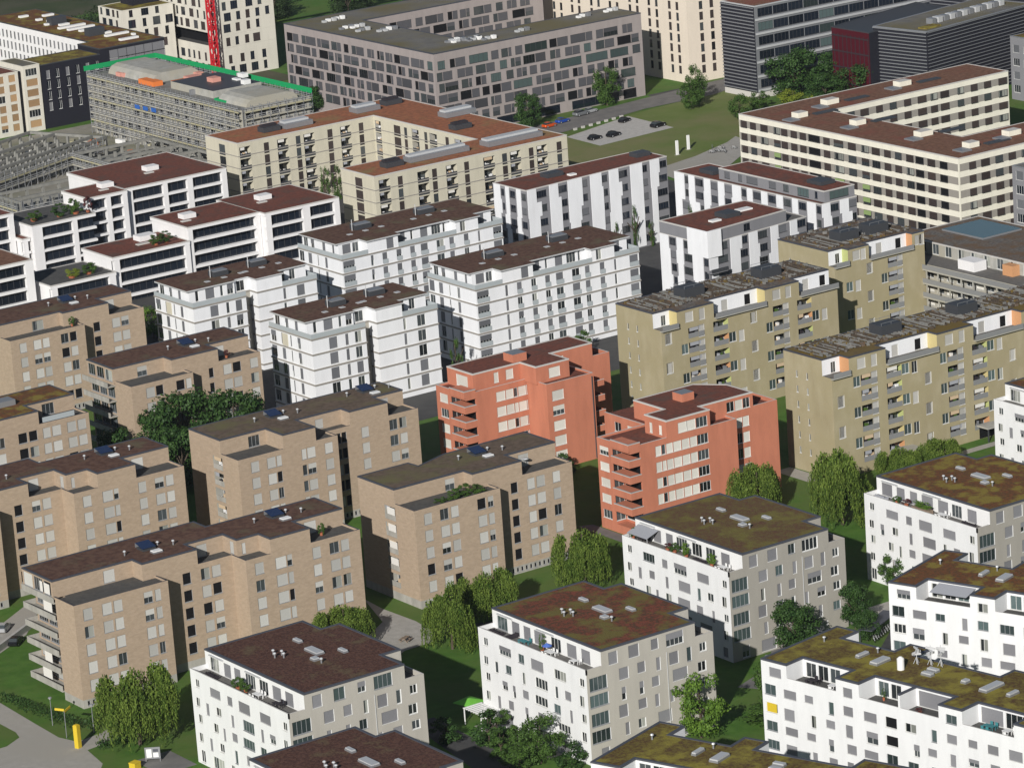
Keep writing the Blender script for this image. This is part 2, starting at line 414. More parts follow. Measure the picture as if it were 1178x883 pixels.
        for loc, ang, w, h, (side, rail, fr) in s.lg:
            put('loggia', loggia_mesh(w, h, side, rail, fr, s.r.randrange(5))[0][1], s.root, loc, ang)
        return s.root

def skylight(b, x, y, z, w, d, mat='metal_lt', h=.45):
    m = MB(); m.box(x, y, z, x+w, y+d, z+h*.6, 'metal'); m.box(x+.08, y+.08, z+h*.6, x+w-.08, y+d-.08, z+h, mat); m.build('skylight', b.root)
def vent(b, x, y, z, h=.7, r=.22):
    m = MB(); m.cyl(x, y, z, z+h, r*.6, r*.6, 'metal'); m.cyl(x, y, z+h, z+h+.18, r*1.3, r*.8, 'metal_lt'); m.build('roof_vent', b.root)
def rows(cols, n, z0, dz, h, first=0):
    return [(u, z0+dz*k, u+w, z0+dz*k+h) for k in range(first, n) for u, w in cols]
m = bpy.data.materials.new('haze_air'); m.use_nodes = True; MATS['haze_air'] = m
m.node_tree.nodes.remove(m.node_tree.nodes['Principled BSDF'])
_v = m.node_tree.nodes.new('ShaderNodeVolumePrincipled'); _v.inputs['Color'].default_value = (.80, .87, 1, 1); _v.inputs['Density'].default_value = .000035; _v.inputs['Anisotropy'].default_value = .2
m.node_tree.links.new(_v.outputs[0], m.node_tree.nodes['Material Output'].inputs['Volume'])

# ------------------------------------------------------------------ white point blocks (front right)
WX = [(1.2,12.7,2.5,14.1),(5.5,12.3,8.7,13.8),(10.6,12.2,12.2,13.7),(13.9,12,17.3,13.8),(20,12,23.2,13.6),(26.6,12.4,27.9,13.8),
 (.9,9.5,2.2,11),(3.9,8.8,4.9,10.8),(6.9,9.5,8.5,10.9),(11.3,8.8,12.2,10.8),(14.8,9.2,18.1,11),(19.9,8.7,20.8,10.8),(22.5,9.2,24.2,10.7),(26.3,9.1,27.6,10.9),
 (1.2,6.9,2.5,8.3),(5.7,6.5,7.2,8),(8.5,5.8,9.3,7.9),(11.1,6.5,12.8,7.9),(14.4,6.4,17.8,8),(19.4,6.3,21.2,7.8),(23.5,5.7,24.3,7.8),(26.6,6.6,27.9,8),
 (.9,3.7,2.2,5.2),(4.1,3,5,5.1),(7,3.6,8.5,5.1),(11.5,2.9,12.4,5.1),(14.9,3.6,18.1,5.2),(20.2,3.6,23.4,5),(26.3,3.4,27.6,5.1),
 (1,.3,2.4,2.4),(4.6,.3,8,2.3),(10,.3,11.2,2.3),(14,.3,18,2.4),(20.5,.3,23,2.3),(26,.5,27.3,2.2)]
WY = [(.5,11.7,3.8,13.9,'strip'),(6.1,12.2,7.9,14.1),(9.6,12.4,11.1,14.1),(13.2,11.9,14,14),(15.7,12.1,17.5,14.1),(19.1,11.8,20,14.1),(21.6,12.7,22.9,14.2,'white'),
 (.4,9.1,3.9,11.1,'strip'),(6.4,8.9,7.2,11),(9.8,8.9,10.6,11),(12.2,9.5,13.6,11.1),(16.2,9.3,19.1,11.2),(21.1,9.5,22.7,11.2,'white'),
 (.5,6,3.8,8.1,'strip'),(5.7,6.2,7.4,8.2),(9.4,6.6,11,8.2),(12.6,6.2,13.4,8.2),(15.5,6.2,16.2,8.2),(18.1,6.7,19.8,8.3),(21.5,7,23,8.5,'white'),
 (.4,3.3,3.9,5.3,'strip'),(6.7,3.2,7.5,5.2),(9.2,3.6,10.6,5.1),(13,3.2,15.6,5.2),(18.2,3.2,19,5.2),(21.3,3.6,22.8,5.1),
 (2,.3,3.5,2.3),(6,.3,9,2.3),(12,.3,14,2.3),(17,.3,20,2.3)]
WST = (('blind', 6.4), ('strip', 1.6), ('white', 1), ('curt', .9), ('half', .9))
def w_block(label, x0, y0, seed, sedum, gm='greige'):
    b = Bld('apartment_block', label, x0, y0, 0, group='white point blocks with planted roofs', blind='blind_grey', styles=WST, absol=False, seed=seed); b.rev = 'white'
    Y = -28.6; Z1, Z2 = 14.6, 17.75
    b.prism([(-2.9,Y),(21.4,Y),(21.4,0),(-2.9,0)], 0, Z1, 'white', {0: WY, 3: [w[:4]+((b.r.choice(('white','curt')),) if w[0] > 26 or w[0] < 3 else ()) for w in WX]}, roof='terrace', rpart='terrace', local=True, mats={0: gm, 1: gm})
    up = [(0,Y),(18,Y),(18,Y+6),(21.4,Y+6),(21.4,-5.4),(18,-5.4),(18,0),(0,0)]
    att = [(1.4,15.1,3.1,17.1),(5.2,15.2,7.2,17.2),(9.5,15.4,10.9,17.1),(12.4,15.1,15.7,17.2)]
    doors = []; u = 1.2
    for w, st in ((2.8,'curt'),(2.2,'blind'),(2.0,'blind'),(3.0,'glass'),(2.7,'glass'),(2.6,'glass'),(2.4,'blind')):
        doors.append((u, Z1+.12, u+w, Z1+2.35, st if b.r.random() < .7 else b.style())); u += w+b.r.uniform(.7,1.5)
    b.prism(up, Z1, Z2, 'white_attic', {0: att, 7: doors, 1: [(3,15,4.6,16.9)]}, roof=sedum, cop='coping', cw=.42, over=.06, local=True, mats={0: gm, 1: gm, 3: gm, 2: gm})
    par = lambda p, m: b.parapet(p, Z1, Z1+.8, m, .22, 'coping_lt', local=True)
    par([(0,0),(-2.9,0),(-2.9,Y)], 'white')
    b.parapet([(-2.9,Y),(0,Y)], Z1, Z1+.8, gm, .22, 'coping_lt', local=True)
    b.parapet([(18,Y),(21.4,Y),(21.4,Y+6)], Z1, Z1+.8, gm, .22, 'coping_lt', local=True)
    b.parapet([(21.4,-5.4),(21.4,0),(18,0)], Z1, Z1+.8, gm, .22, 'coping_lt', local=True)
    # thin canopy rails over the terrace doors
    b.box('awning', -.35, -5.6, Z1+2.62, -.02, -1.6, Z1+2.76, 'metal_lt', single=True, local=True)
    b.box('awning', -.35, -16.6, Z1+2.62, -.02, -12.2, Z1+2.76, 'metal_lt', single=True, local=True)
    z = Z2+.02
    for sx, sy, w, d in ((10.6,-15.6,1.5,3.6),(14.2,-17.8,.8,1.9),(11.7,-8.8,.8,1.9),(8.9,-17.6,1.1,1.3)): skylight(b, sx, sy, z, w, d)
    for vx, vy in ((6.2,-10.2),(7.0,-11.4),(5.6,-11.6),(6.6,-12.6),(9.4,-18.9)): vent(b, vx, vy, z)
    # rain pipes
    for py, pm in ((Y-.07, 8.3),):
        b.mb('rain_pipe').cyl(pm+4, py, .1, 14.4, .06, .06, 'metal_lt', 6)
    return b
b = w_block('white block lowest left with plain dark brown roof, beside the big willow and yellow column', -155.9, -139.6, 1, 'sedum_brown'); b.finish()
b = w_block('white block at bottom centre with rust red planted roof, green canopy at its foot', -113.5, -156.6, 2, 'sedum_red'); b.finish()
b = w_block('white block with olive brown roof and planted terrace, below the right red block', -69.9, -136.2, 3, 'sedum_mix', 'greige_dk')
b.finish()
b = w_block('white block at right edge with bright ochre roof, right of the pale willow', -27.6, -148.5, 4, 'sedum_ochre', 'greige_dk'); b.finish()
b = w_block('white block of which only the plain brown roof shows at the bottom edge', -175.9, -185.3, 5, 'sedum_brown'); b.finish()
# narrow sliver of another one at the right edge
b = w_block('white block cut off by the right edge beside the olive block, only a sliver visible', 25.4, -122.5, 6, 'sedum_ochre'); b.finish()

# ------------------------------------------------------------------ long white blocks with cut-in roof terraces
LX = [(1.5,15.4,3.9,16.9),(.5,12.4,2.7,14.1,'strip'),(.6,9.6,2.9,11.2,'white'),(.5,6.7,2.7,8.3,'strip'),(.5,3.8,2.9,5.3,'strip'),(.6,.6,2.8,2.4),
 (4.2,12.5,6.7,13.9),(4.1,9,6.2,10.9),(4.2,6.7,6.7,8),(4.2,3.6,6.4,5.2),(8.3,12.7,10,13.9),(9.4,8.9,10.4,10.9),(8.4,6.8,10.2,8),(9.4,3.1,10.4,5.1),
 (13,11.8,14,13.8),(12.3,9.6,14.1,10.9),(12.7,5.9,13.7,7.9),(12.6,3.8,14.3,5),(16,15.2,17.8,16.7),(15.8,12.3,17.7,13.8),(16.1,8.9,17.5,10.9),(16.2,6.4,18.1,7.9),(16.1,3.2,17.4,5.1),
 (19.7,12.3,22.2,13.8),(20.1,8.9,22.3,10.8),(19.5,6.5,22.2,7.8),(20,3.4,22.2,5.1),(23.8,12.2,26,13.9,'void'),(23.8,9.4,26.1,11,'void'),(23.8,6.4,25.9,8.1,'strip'),(23.8,3.4,26,5.1),
 (27.5,12.3,29.6,13.7),(29,8.8,30.1,10.7),(27.8,6.4,29.8,7.8),(32.4,11.8,33.4,13.7),(31.6,9.5,33.3,10.7),(32.2,6,33.2,7.9),
 (35.2,15.3,37.2,16.7),(35.2,12.3,37.1,13.7),(35.7,8.8,36.8,10.7),(35.3,6.5,37.2,7.9),(39.1,12.5,40.8,13.7),(39.1,9.6,41,10.8),(39.3,6,40.3,7.9),
 (42.6,12.3,44.6,13.7),(43,9,44.8,10.8),(42.5,6.4,44.8,7.9),(46.4,12.2,48.9,13.8),(47,8.9,48,10.8),(46.5,6.4,48.6,7.9)]
def long_block(label, ox, oy, rot, seed, sedum, gear=False):
    b = Bld('apartment_block', label, ox, oy, rot, group='long white blocks with cut-in roof terraces', blind='blind_ltgrey' if 0 else 'blind_grey', styles=(('blind', 8), ('strip', 2), ('half', 1.2), ('curt', .6)), absol=False, seed=seed)
    Z1, Z2, Ln, Dp = 14.9, 17.8, 53, 17.4
    b.prism([(0,-Ln),(Dp,-Ln),(Dp,0),(0,0)], 0, Z1, 'white', {3: [w for w in LX if w[1] < 14.9], 0: [(u, z, u+w, z+1.6) for z in (.8,3.7,6.6,9.5,12.4) for u, w in ((1,1.6),(4.5,2.2),(9,1.0),(12.5,2.4))]}, roof='terrace_dk', rpart='terrace', local=True)
    d = 3.8
    up = [(0,-Ln),(Dp,-Ln),(Dp,-34),(14,-34),(14,-18.4),(Dp,-18.4),(Dp,-14.4),(13.7,-14.4),(13.7,-4.3),(Dp,-4.3),(Dp,0),(0,0),
          (0,-5),(d,-5),(d,-14.6),(0,-14.6),(0,-19),(d,-19),(d,-33.9),(0,-33.9),(0,-38.2),(d,-38.2),(d,-47.5),(0,-47.5)]
    dz = Z1+.1; D = lambda L_: [(.5+k*2.35, dz, .5+k*2.35+2.0, dz+2.3, b.r.choice(('glass','glass','curt','teal'))) for k in range(int((L_-.6)/2.35))]
    W = {11: [w for w in LX if w[1] > 14.9 and w[0] < 5], 13: D(9.6), 17: D(7.4)+[(8.1,dz,14.4,dz+2.4,'blind')], 21: [(.4,dz,4.4,dz+2.4,'blind'),(4.8,dz,8.8,dz+2.4,'glass')]}
    W[15] = [(1.3,15.2,3.1,16.7)]; W[19] = [(1.3,15.3,3.3,16.7)]
    b.prism(up, Z1, Z2, 'white', W, roof=sedum, cop='coping', cw=.42, over=.06, local=True)
    b.box('divider_wall', .01, -26.75, Z1+.025, d-.01, -26.4, Z2-.16, 'white', single=True, local=True); b.box('coping', -.06, -26.8, Z2-.155, d+.4, -26.35, Z2+.06, 'coping', single=True, local=True)
    for y0, y1 in ((-5,-14.6),(-19,-33.9),(-38.2,-47.5)): b.parapet([(0,y0-.004),(0,y1+.004)], Z1, Z1+.85, 'white', .2, 'coping_lt', local=True)
    z = Z2+.02
    for sx, sy, w, dd in ((7.2,-16.5,3.2,1.5),(8.2,-12.2,2.4,.8),(7.4,-36.8,4.2,1.5),(8,-40.6,2.2,.8),(9.8,-25.6,.9,1.9),(8,-26,.9,1.9),(8.6,-32,1.2,1.0)): skylight(b, sx, sy, z, w, dd, h=.5)
    for vx, vy in ((11,-3),(11.8,-12.8),(9,-44)): vent(b, vx, vy, z)
    if gear:
        m = MB()   # aerials and a white tank
        for px, py, h in ((11.4,-20.6,2.6),(12.2,-22.6,3.0),(12.6,-24.2,3.3)):
            m.cyl(px, py, z, z+h, .06, .05, 'metal_lt', 6)
            for k in range(4):
                a = .8*k+px; zz = z+h*.55+.28*k; m.bar((px-.7*math.cos(a), py-.7*math.sin(a), zz), (px+.7*math.cos(a), py+.7*math.sin(a), zz+.2), .12, 'metal_lt', .3)
            for a in (0, 2.1, 4.2): m.bar((px+.5*math.cos(a), py+.5*math.sin(a), z), (px, py, z+1.1), .07, 'metal_lt')
        m.build('aerial', b.root)
        m = MB(); m.cyl(8.2, -20.2, z, z+1.7, .55, .55, 'white_paint', 12); m.cyl(8.2, -20.2, z+1.7, z+2.0, .55, .2, 'white_paint', 12); m.build('tank', b.root)
    return b
b = long_block('long white block at bottom right, mossy green roof carrying aerials and a white tank', -98.8, -205.5, 9.5, 21, 'sedum_green', True)
b.w = [(l, a, w, h, 'yellow' if 0 else st) for l, a, w, h, st in b.w]
b.box('blind', .055, -2.65, 9.7, .12, -.75, 11.1, 'sign_yellow', single=True, local=True)
b.finish()
b = long_block('long white block at right edge, rusty green roof, grey awning in its terrace', -62.8, -192.6, 18.5, 22, 'sedum_ochre')
m = MB(); m.poly([(3.7,-7,17.55),(3.7,-13.6,17.55),(1.2,-13.2,16.75),(1.2,-6.6,16.75)], 'awning_grey'); m.poly([(1.2,-6.6,16.72),(1.2,-13.2,16.72),(3.7,-13.6,17.52),(3.7,-7,17.52)], 'awning_grey'); m.build('awning', b.root)
b.finish()
b = long_block('long white block whose mossy roof fills the bottom edge right of centre', -142., -221.3, 19, 23, 'sedum_green'); b.finish()

# ------------------------------------------------------------------ brown brick blocks
BST = (('blind', 7.4), ('glass', 1.2), ('void', 1.1), ('half', .7), ('curt', .3))
def pair(u, a=1.8, g=.35, c=1.6): return [(u, a), (u+a+g, c)]
def bwin(cols, n=5): return rows(cols, n, 2.55, 3.03, 1.98)
def pwin(L_): return [(u, .35, u+.5, 1.2, 'void') for u in [0.8+.95*k for k in range(int((L_-1.4)/.95))]]
BG = 'brown brick apartment blocks'
def brown(label, lower, upper, wl, wu=None, logs=None, lmats=None, paths=(), seed=1, skip_plinth=(), roofm='roof_dark', pl=()):
    cx = sum(p[0] for p in lower)/len(lower); cy = sum(p[1] for p in lower)/len(lower)
    b = Bld('brick_apartment_block', label, cx, cy, 0, group=BG, blind='blind_ltgrey', frame='frame_g', styles=BST, seed=seed)
    b.prism(lower, 0, 1.45, 'plinth', {i: pwin(L_) for i, L_ in pl}, part='plinth', depth=.15)
    b.prism(lower, 1.45, 17.25, 'brick', wl, logs, roof='terrace_dk', rpart='terrace')
    b.prism(upper, 17.25, 20.2, 'brick', wu, bottom=True, roof=roofm, cop='coping_dk', cw=.3, over=.05)
    for p in paths: b.parapet(p, 17.25, 17.62, 'brick', .3, 'coping_dk')
    return b
def roofgear(b, pts, z=20.22):
    ox, oy = b.o
    for x, y in pts:
        x -= ox; y -= oy
        m = MB(); m.box(x, y, z, x+2.4, y+2.2, z+.35, 'metal_dk'); m.poly([(x-.2,y-.1,z+.5),(x+2.4,y-.1,z+.5),(x+2.4,y+2.3,z+1.1),(x-.2,y+2.3,z+1.1)], 'solar'); m.poly([(x-.2,y+2.3,z+.3),(x+2.4,y+2.3,z+.3),(x+2.4,y+2.3,z+1.1),(x-.2,y+2.3,z+1.1)][::-1], 'metal'); m.build('solar_panel', b.root)
        skylight(b, x+.6, y-2.4, z, 1.8, 1.3, 'white_paint', .4)
        vent(b, x-3.2, y+.6, z); vent(b, x+5.5, y-.4, z); vent(b, x+3.6, y+1.5, z, .5)
# big double block front left
def double(dx, dy, label, seed, balc):
    T = lambda L_: [(x+dx, y+dy) for x, y in L_]
    lower = T([(-160,-105.5),(-142.4,-105.5),(-142.4,-101.9),(-128,-101.9),(-128,-106.3),(-105.4,-106.3),(-105.4,-92.4),(-127,-92.4),(-127,-88.4),(-158,-88.6),(-158,-99.3),(-160,-99.3)])
    upper = T([(-160,-98.7),(-145,-98.7),(-145,-101.9),(-134.5,-101.9),(-134.5,-98.2),(-127.3,-98.2),(-127.3,-102.6),(-123,-102.6),(-123,-106.3),(-115.2,-106.3),(-115.2,-101.2),(-105.4,-101.2),(-105.4,-92.4),(-127,-92.4),(-127,-88.4),(-160,-88.6)])
    r = random.Random(seed)
    L1 = bwin([(1.6,1.7)]+pair(5.1)+pair(12.9,1.7,.4,1.1)); M1 = bwin([(4.8,1.6)]+pair(8.3,1.7,.4,1.7)); Rr = bwin([(1.7,1.7)]+pair(5.7,2.1,.2,1)+[(13,1.6)]+pair(16.4,1.9,.35,1.6))
    M1 = [w+(('void',) if w[0] < 6 else ()) for w in M1]
    gl = [(u, 1.9+3.03*k, u+3.2, 4.15+3.03*k, r.choice(('glass','glass','curt','blind','void'))) for k in range(5) for u in (.4, 3.8, 7.2)]
    b = brown(label, lower, upper, {0: L1, 2: M1, 4: Rr, 9: gl},
        {0: [(9.5,17.45,11.6,19.6,'blind')], 4: [(2,17.4,4,19.5,'blind')], 6: [(1,17.5,1.7,19.4,'blind')], 5: [(2.2,17.5,3.4,19.6,'blind')], 10: [(2,17.4,4.4,19.5,'blind')], 15: [(.4,17.5,3.4,19.8,'blind'),(3.8,17.5,6.8,19.8,'glass'),(7.2,17.5,9.6,19.8,'void')] if balc else []},
        paths=[T([(-160,-98.7),(-160,-105.5),(-142.4,-105.5),(-142.4,-101.9)]), T([(-134.5,-101.9),(-128,-101.9),(-128,-106.3),(-123,-106.3)]), T([(-115.2,-106.3),(-105.4,-106.3),(-105.4,-101.2)])],
        seed=seed, pl=((0,17.6),(4,22.6)))
    for k in range(6):
        z = 1.55+3.03*k; m = MB(); ox, oy = b.o
        x0, x1, y0, y1 = -160.35+dx-ox, -158.02+dx-ox, -99.25+dy-oy, -88.5+dy-oy
        m.box(x0, y0, z-.2, x1, y1, z, 'plinth'); m.box(x0, y0, z+.001, x0+.14, y1, z+.85, 'plinth'); m.box(x0+.141, y1-.14, z+.001, x1, y1, z+.85, 'plinth')
        m.build('balcony', b.root)
        if r.random() < .7:
            y = y0+r.uniform(.5, 5); m = MB(); m.box(x0+.35, y, z+.95, x0+.42, y+r.uniform(2.2,3.6), z+2.7, 'awning_white'); m.build('screen_blind', b.root)
    roofgear(b, T([(-141.5,-96.5),(-117,-97.5)]))
    return b
double(0, 0, 'large brown brick block front left with stacked white balconies on its left end', 31, True).finish()
double(-1.4, 55.6, 'brown brick block at left edge, directly behind the large balconied front one', 32, False).finish()
def log_rows(u0, u1, n=5): return [(u0, 2.3+3.03*k, u1, 4.75+3.03*k, ('brick', 'plinth', 'frame_w')) for k in range(n)]
b = brown('brown brick block at centre with bushy roof terrace, left of the right red block',
    [(-93.4,-104.9),(-75.5,-104.9),(-75.5,-101.6),(-57.7,-101.6),(-57.7,-87.5),(-75.5,-87.9),(-82.6,-90.5),(-82.8,-87.6),(-93.4,-87.6)],
    [(-93.4,-98.9),(-78.9,-98.9),(-78.9,-101.6),(-68.4,-101.6),(-68.4,-96.8),(-57.7,-96.8),(-57.7,-87.5),(-75.5,-87.9),(-82.6,-90.5),(-82.8,-87.6),(-93.4,-87.6)],
    {0: bwin([(1.9,1.6)]+pair(5.2,1.8,.45,1.6)+pair(13,1.8,.4,1.2)), 2: [w+(('void',) if w[0] < 7 else ()) for w in bwin([(4.5,1.5)]+pair(8,1.6,.4,1.8)+[(13.5,1.6)])]},
    {0: [(10.6,17.45,12.6,19.5,'half')], 4: [(2.6,17.4,4.8,19.6,'blind')]}, {8: log_rows(8, 11.3), }, seed=33, roofm='roof_umber',
    paths=[[(-93.4,-98.9),(-93.4,-104.9),(-75.5,-104.9),(-75.5,-101.6)], [(-68.4,-101.6),(-57.7,-101.6),(-57.7,-96.8)]], pl=((0,17.9),(2,17.8)))
for k, z in enumerate((5.2, 8.2, 11.3, 14.3)):
    ox, oy = b.o; m = MB(); m.box(-93.36-ox,-98.6-oy,z+.15,-93.3-ox,-96.3-oy,z+2.35, 'awning_white'); m.build('screen_blind', b.root)
roofgear(b, [(-72.5,-93.5)])
ox, oy = b.o; m = MB(); m.cyl(-65-ox, -97.6-oy, 17.3, 19.4, .05, .05, 'metal'); m.cyl(-65-ox, -97.75-oy, 19.0, 19.2, .75, .2, 'metal_lt', 12, dy=-.5); m.build('satellite_dish', b.root)
b.finish()
b = brown('long brown brick block behind the centre, its left wing beside the large dark trees',
    [(-98.4,-55.6),(-77.1,-55.6),(-77.1,-52.1),(-57,-52.1),(-57,-39.4),(-87,-39),(-87,-38.7),(-98.4,-38.7)],
    [(-98.4,-49.6),(-88.7,-49.6),(-88.7,-55.6),(-81.7,-55.6),(-81.7,-49.1),(-72,-49.1),(-72,-52.1),(-63.6,-52.1),(-63.6,-47.3),(-57,-47.3),(-57,-39.4),(-87,-39),(-87,-38.7),(-98.4,-38.7)],
    {0: bwin([(2.6,1.7)]+pair(6,1.8,.2,1.1)+pair(13.4,1,.15,1.8)+[(18.4,1.7)]), 2: [w+(('void',) if 2.4 < w[0] < 5 else ()) for w in bwin(pair(.9,2,.15,1.1)+[(7.4,1.6)]+pair(13.6,1.8,.4,1.6))]},
    {0: [(6,17.4,8.4,19.5,'glass')], 4: [(4,17.5,5.7,19.3,'blind')], 8: [(1,17.4,3.2,19.5,'blind')]}, {7: log_rows(8, 11.3)}, seed=34, roofm='roof_umber',
    paths=[[(-98.4,-49.6),(-98.4,-55.6),(-88.7,-55.6)], [(-81.7,-55.6),(-77.1,-55.6),(-77.1,-52.1),(-72,-52.1)], [(-63.6,-52.1),(-57,-52.1),(-57,-47.3)]], pl=((0,21),(2,20)))
roofgear(b, [(-84.5,-45),(-63.5,-43.8)]); b.finish()
b = brown('brown brick block mid left with rust roof and glass railed terrace, cut by the edge',
    [(-134,-6),(-101.2,-6),(-101.2,8.8),(-134,8.8)], [(-134,-6),(-111.8,-6),(-111.8,-.7),(-101.2,-.7),(-101.2,8.8),(-134,8.8)],
    {0: bwin(pair(3,1.9,.4,1.8)+pair(10.6,1.9,.4,1.8)+pair(17.6,1.9,.35,1.8)+pair(22.8,1.6,.35,1.9)+pair(28,1.9,.35,1.8))}, {2: [(3.6,17.4,6.2,19.6,'glass')]}, seed=35, roofm='sedum_ochre',
    paths=[[(-111.8,-6),(-101.2,-6),(-101.2,-.7)]], pl=((0,32),))
ox, oy = b.o; b.box('railing', -110.8, -5.6, 17.63, -104, -5.5, 18.6, 'glass_rail', single=True); b.box('lift_house', -116.6, 1.2, 20.23, -112.6, 4.2, 21.3, 'metal', single=True); b.finish()
b = brown('brown brick block behind the large dark trees, left of the nearest white balcony block',
    [(-86.6,3.2),(-72.7,3.2),(-72.7,6.2),(-55.4,6.2),(-55.4,19.6),(-86.6,19.6)], [(-87,9.3),(-75.6,9.3),(-75.6,6.2),(-65,6.2),(-65,10.4),(-55.4,10.4),(-55.4,19.6),(-87,19.6)],
    {0: bwin(pair(3.2,1.9,.3,1.7)+pair(10,1.9,.3,1.2)), 2: [w+(('void',) if w[0] < 6.5 else ()) for w in bwin([(5.3,1.1)]+pair(8.6,1.9,.3,1.9)+[(14.8,1.8)])], 5: [(u, 1.9+3.03*k, u+2.9, 4.15+3.03*k, 'glass') for k in range(5) for u in (.4,3.6,6.8)]},
    {0: [(5.4,17.4,7.6,19.4,'half')], 4: [(1.4,17.4,3.8,19.4,'blind')], 7: [(.4,17.5,3.2,19.7,'glass'),(3.7,17.5,6.6,19.7,'glass'),(7,17.5,9.9,19.7,'curt')]}, seed=36, roofm='roof_dark',
    paths=[[(-86.6,9.3),(-86.6,3.2),(-72.7,3.2),(-72.7,6.2)], [(-65,6.2),(-55.4,6.2),(-55.4,10.4)]], pl=((0,13),(2,17)))
for k in range(6):
    z = 1.55+3.03*k; ox, oy = b.o; m = MB(); m.box(-88.4-ox, 9.5-oy, z-.2, -86.62-ox, 19.4-oy, z, 'plinth'); m.box(-88.4-ox, 9.5-oy, z+.001, -88.25-ox, 19.4-oy, z+.85, 'plinth'); m.build('balcony', b.root)
roofgear(b, [(-69,12.5)]); b.finish()
b = brown('brown brick block farthest back at the left edge, in front of white terraced houses',
    [(-86,53.4),(-68.7,53.4),(-68.7,56.3),(-53,56.3),(-53,69.5),(-86,69.5)], [(-86,57.8),(-72,57.8),(-72,56.3),(-61.2,56.3),(-61.2,61.2),(-52.9,61.2),(-52.9,69.5),(-86,69.5)],
    {0: bwin([(2,1.6)]+pair(5.2,1.8,.3,1.6)+pair(11.6,1.8,.3,1.6)), 2: [w+(('void',) if w[0] < 5 else ()) for w in bwin([(3.6,1.6)]+pair(8,1.9,.3,1.8))]},
    {0: [(7.6,17.4,10.2,19.4,'curt')], 4: [(1.6,17.4,4.0,19.4,'blind')]}, seed=37, roofm='roof_dark',
    paths=[[(-86,57.8),(-86,53.4),(-68.7,53.4),(-68.7,56.3)], [(-61.2,56.3),(-53,56.3),(-53,61.2)]], pl=((0,17),(2,15)))
roofgear(b, [(-68,63)]); b.finish()
# the sliver at the left edge in front of them
b = brown('brown brick block left of the large balconied one, mostly outside the left edge', [(-190,-61.5),(-166,-61.5),(-166,-47),(-190,-47)], [(-190,-61.5),(-166,-61.5),(-166,-47),(-190,-47)],
    {0: bwin(pair(4)+pair(12)+pair(18.5))}, seed=38, pl=((0,24),))
b.finish()

# ------------------------------------------------------------------ red blocks
RST = (('blind', 7), ('glass', 2), ('half', 1))
def band(u0, segs, n, z0, r, h=1.85, dz=2.98):
    out = []
    for k in range(n):
        u = u0
        for w in segs:
            st = 'glass' if w < 1.1 and r.random() < .7 else ('void' if r.random() < .05 else ('glass' if r.random() < .06 else 'blind'))
            if w < 0: u -= w; continue
            out.append((u, z0+dz*k, u+w-.06, z0+dz*k+h, st)); u += w
    return out
def corner_balc(b, x0, y0, x1, y1, n, z0, dz=2.98):
    """solid corner balconies filling the notch (x0..x1, y0..y1), with white rim"""
    ox, oy = b.o
    for k in range(n):
        z = z0+dz*k; m = MB(); X0, X1, Y0, Y1 = x0-.4-ox, x1-.01-ox, y0+.004-oy, y1-.01-oy
        m.box(X0, Y0, z-.35, X1, Y1, z+.95, 'red'); m.box(X0-.04, Y0-.04, z+.951, X1, Y0+.22, z+1.02, 'coping_lt'); m.box(X0-.04, Y0+.221, z+.951, X0+.22, Y1, z+1.02, 'coping_lt'); m.build('balcony', b.root)
        m = MB(); m.box(X0+.1, Y0+.08, z+1.025, X1-.01, Y0+.12, z+1.15, 'railing'); m.box(X0+.1, Y0+.125, z+1.025, X0+.14, Y1, z+1.15, 'railing'); m.build('railing', b.root)
rr = random.Random(5)
G = 'red apartment blocks'
b = Bld('red_apartment_block', 'red rendered block, left of the pair, with a square box on its roof', -30, -50, 0, group=G, blind='blind_white', styles=RST, seed=41)
low = [(-42.2,-49.6),(-30.3,-49.6),(-30.3,-55.9),(-19.2,-55.9),(-19.2,-47.3),(-9,-47.3),(-9,-39.6),(-44.5,-39.6),(-44.5,-44.6),(-42.2,-44.6)]
b.prism(low, 0, 16.6, 'red', {0: band(4.6, (2.2,1.9,1,1.9,1.3), 5, 2.1, rr), 1: [], 2: rows([(1.2,2.7)], 5, 1.6, 2.98, 1.9), 7: rows([(1.2,2.6)], 5, 2.1, 2.98, 1.7), 4: [], 9: [(.06,2.1+2.98*k,4.6,4.3+2.98*k,'void') for k in range(5)], 8: [(.06,2.1+2.98*k,2.2,4.3+2.98*k,'glass') for k in range(5)]}, roof='roof_red', rpart='terrace')
b.box('wall', -44.5, -49.6, 0, -42.21, -44.61, 1.6, 'red')
corner_balc(b, -44.5, -49.6, -42.2, -44.6, 5, 4.55)
b.box('parapet', -44.5, -49.6, 15.7, -42.21, -44.61, 16.6, 'red')
up = [(-41.7,-48.2),(-30.7,-48.2),(-30.7,-53.3),(-22.9,-53.3),(-22.9,-47.3),(-13,-47.3),(-13,-39.6),(-41.7,-39.6)]
b.prism(up, 16.6, 20, 'red', {0: [(4.8,17.3,5.9,19.3,'blind'),(7.6,17.4,9.3,19.3,'blind')], 2: [(3,17.3,5.6,19.2,'blind')], 7: [(3,17,6.8,19.2,'blind')], 4: [(1.5,17.2,3,19,'blind')]}, roof='roof_red', cop='coping_lt', cw=.3)
b.parapet([(-41.7,-39.6),(-44.5,-39.6),(-44.5,-49.6),(-30.3,-49.6),(-30.3,-55.9),(-19.2,-55.9),(-19.2,-47.3)], 16.6, 17.0, 'red', .35, 'coping_lt')
b.parapet([(-13,-47.3),(-9,-47.3),(-9,-39.6),(-13,-39.6)], 16.6, 17.4, 'red', .3, 'coping_lt')
b.box('lift_house', -31.8, -47.6, 20.03, -28.6, -44.4, 21.6, 'red', single=True, top='metal')
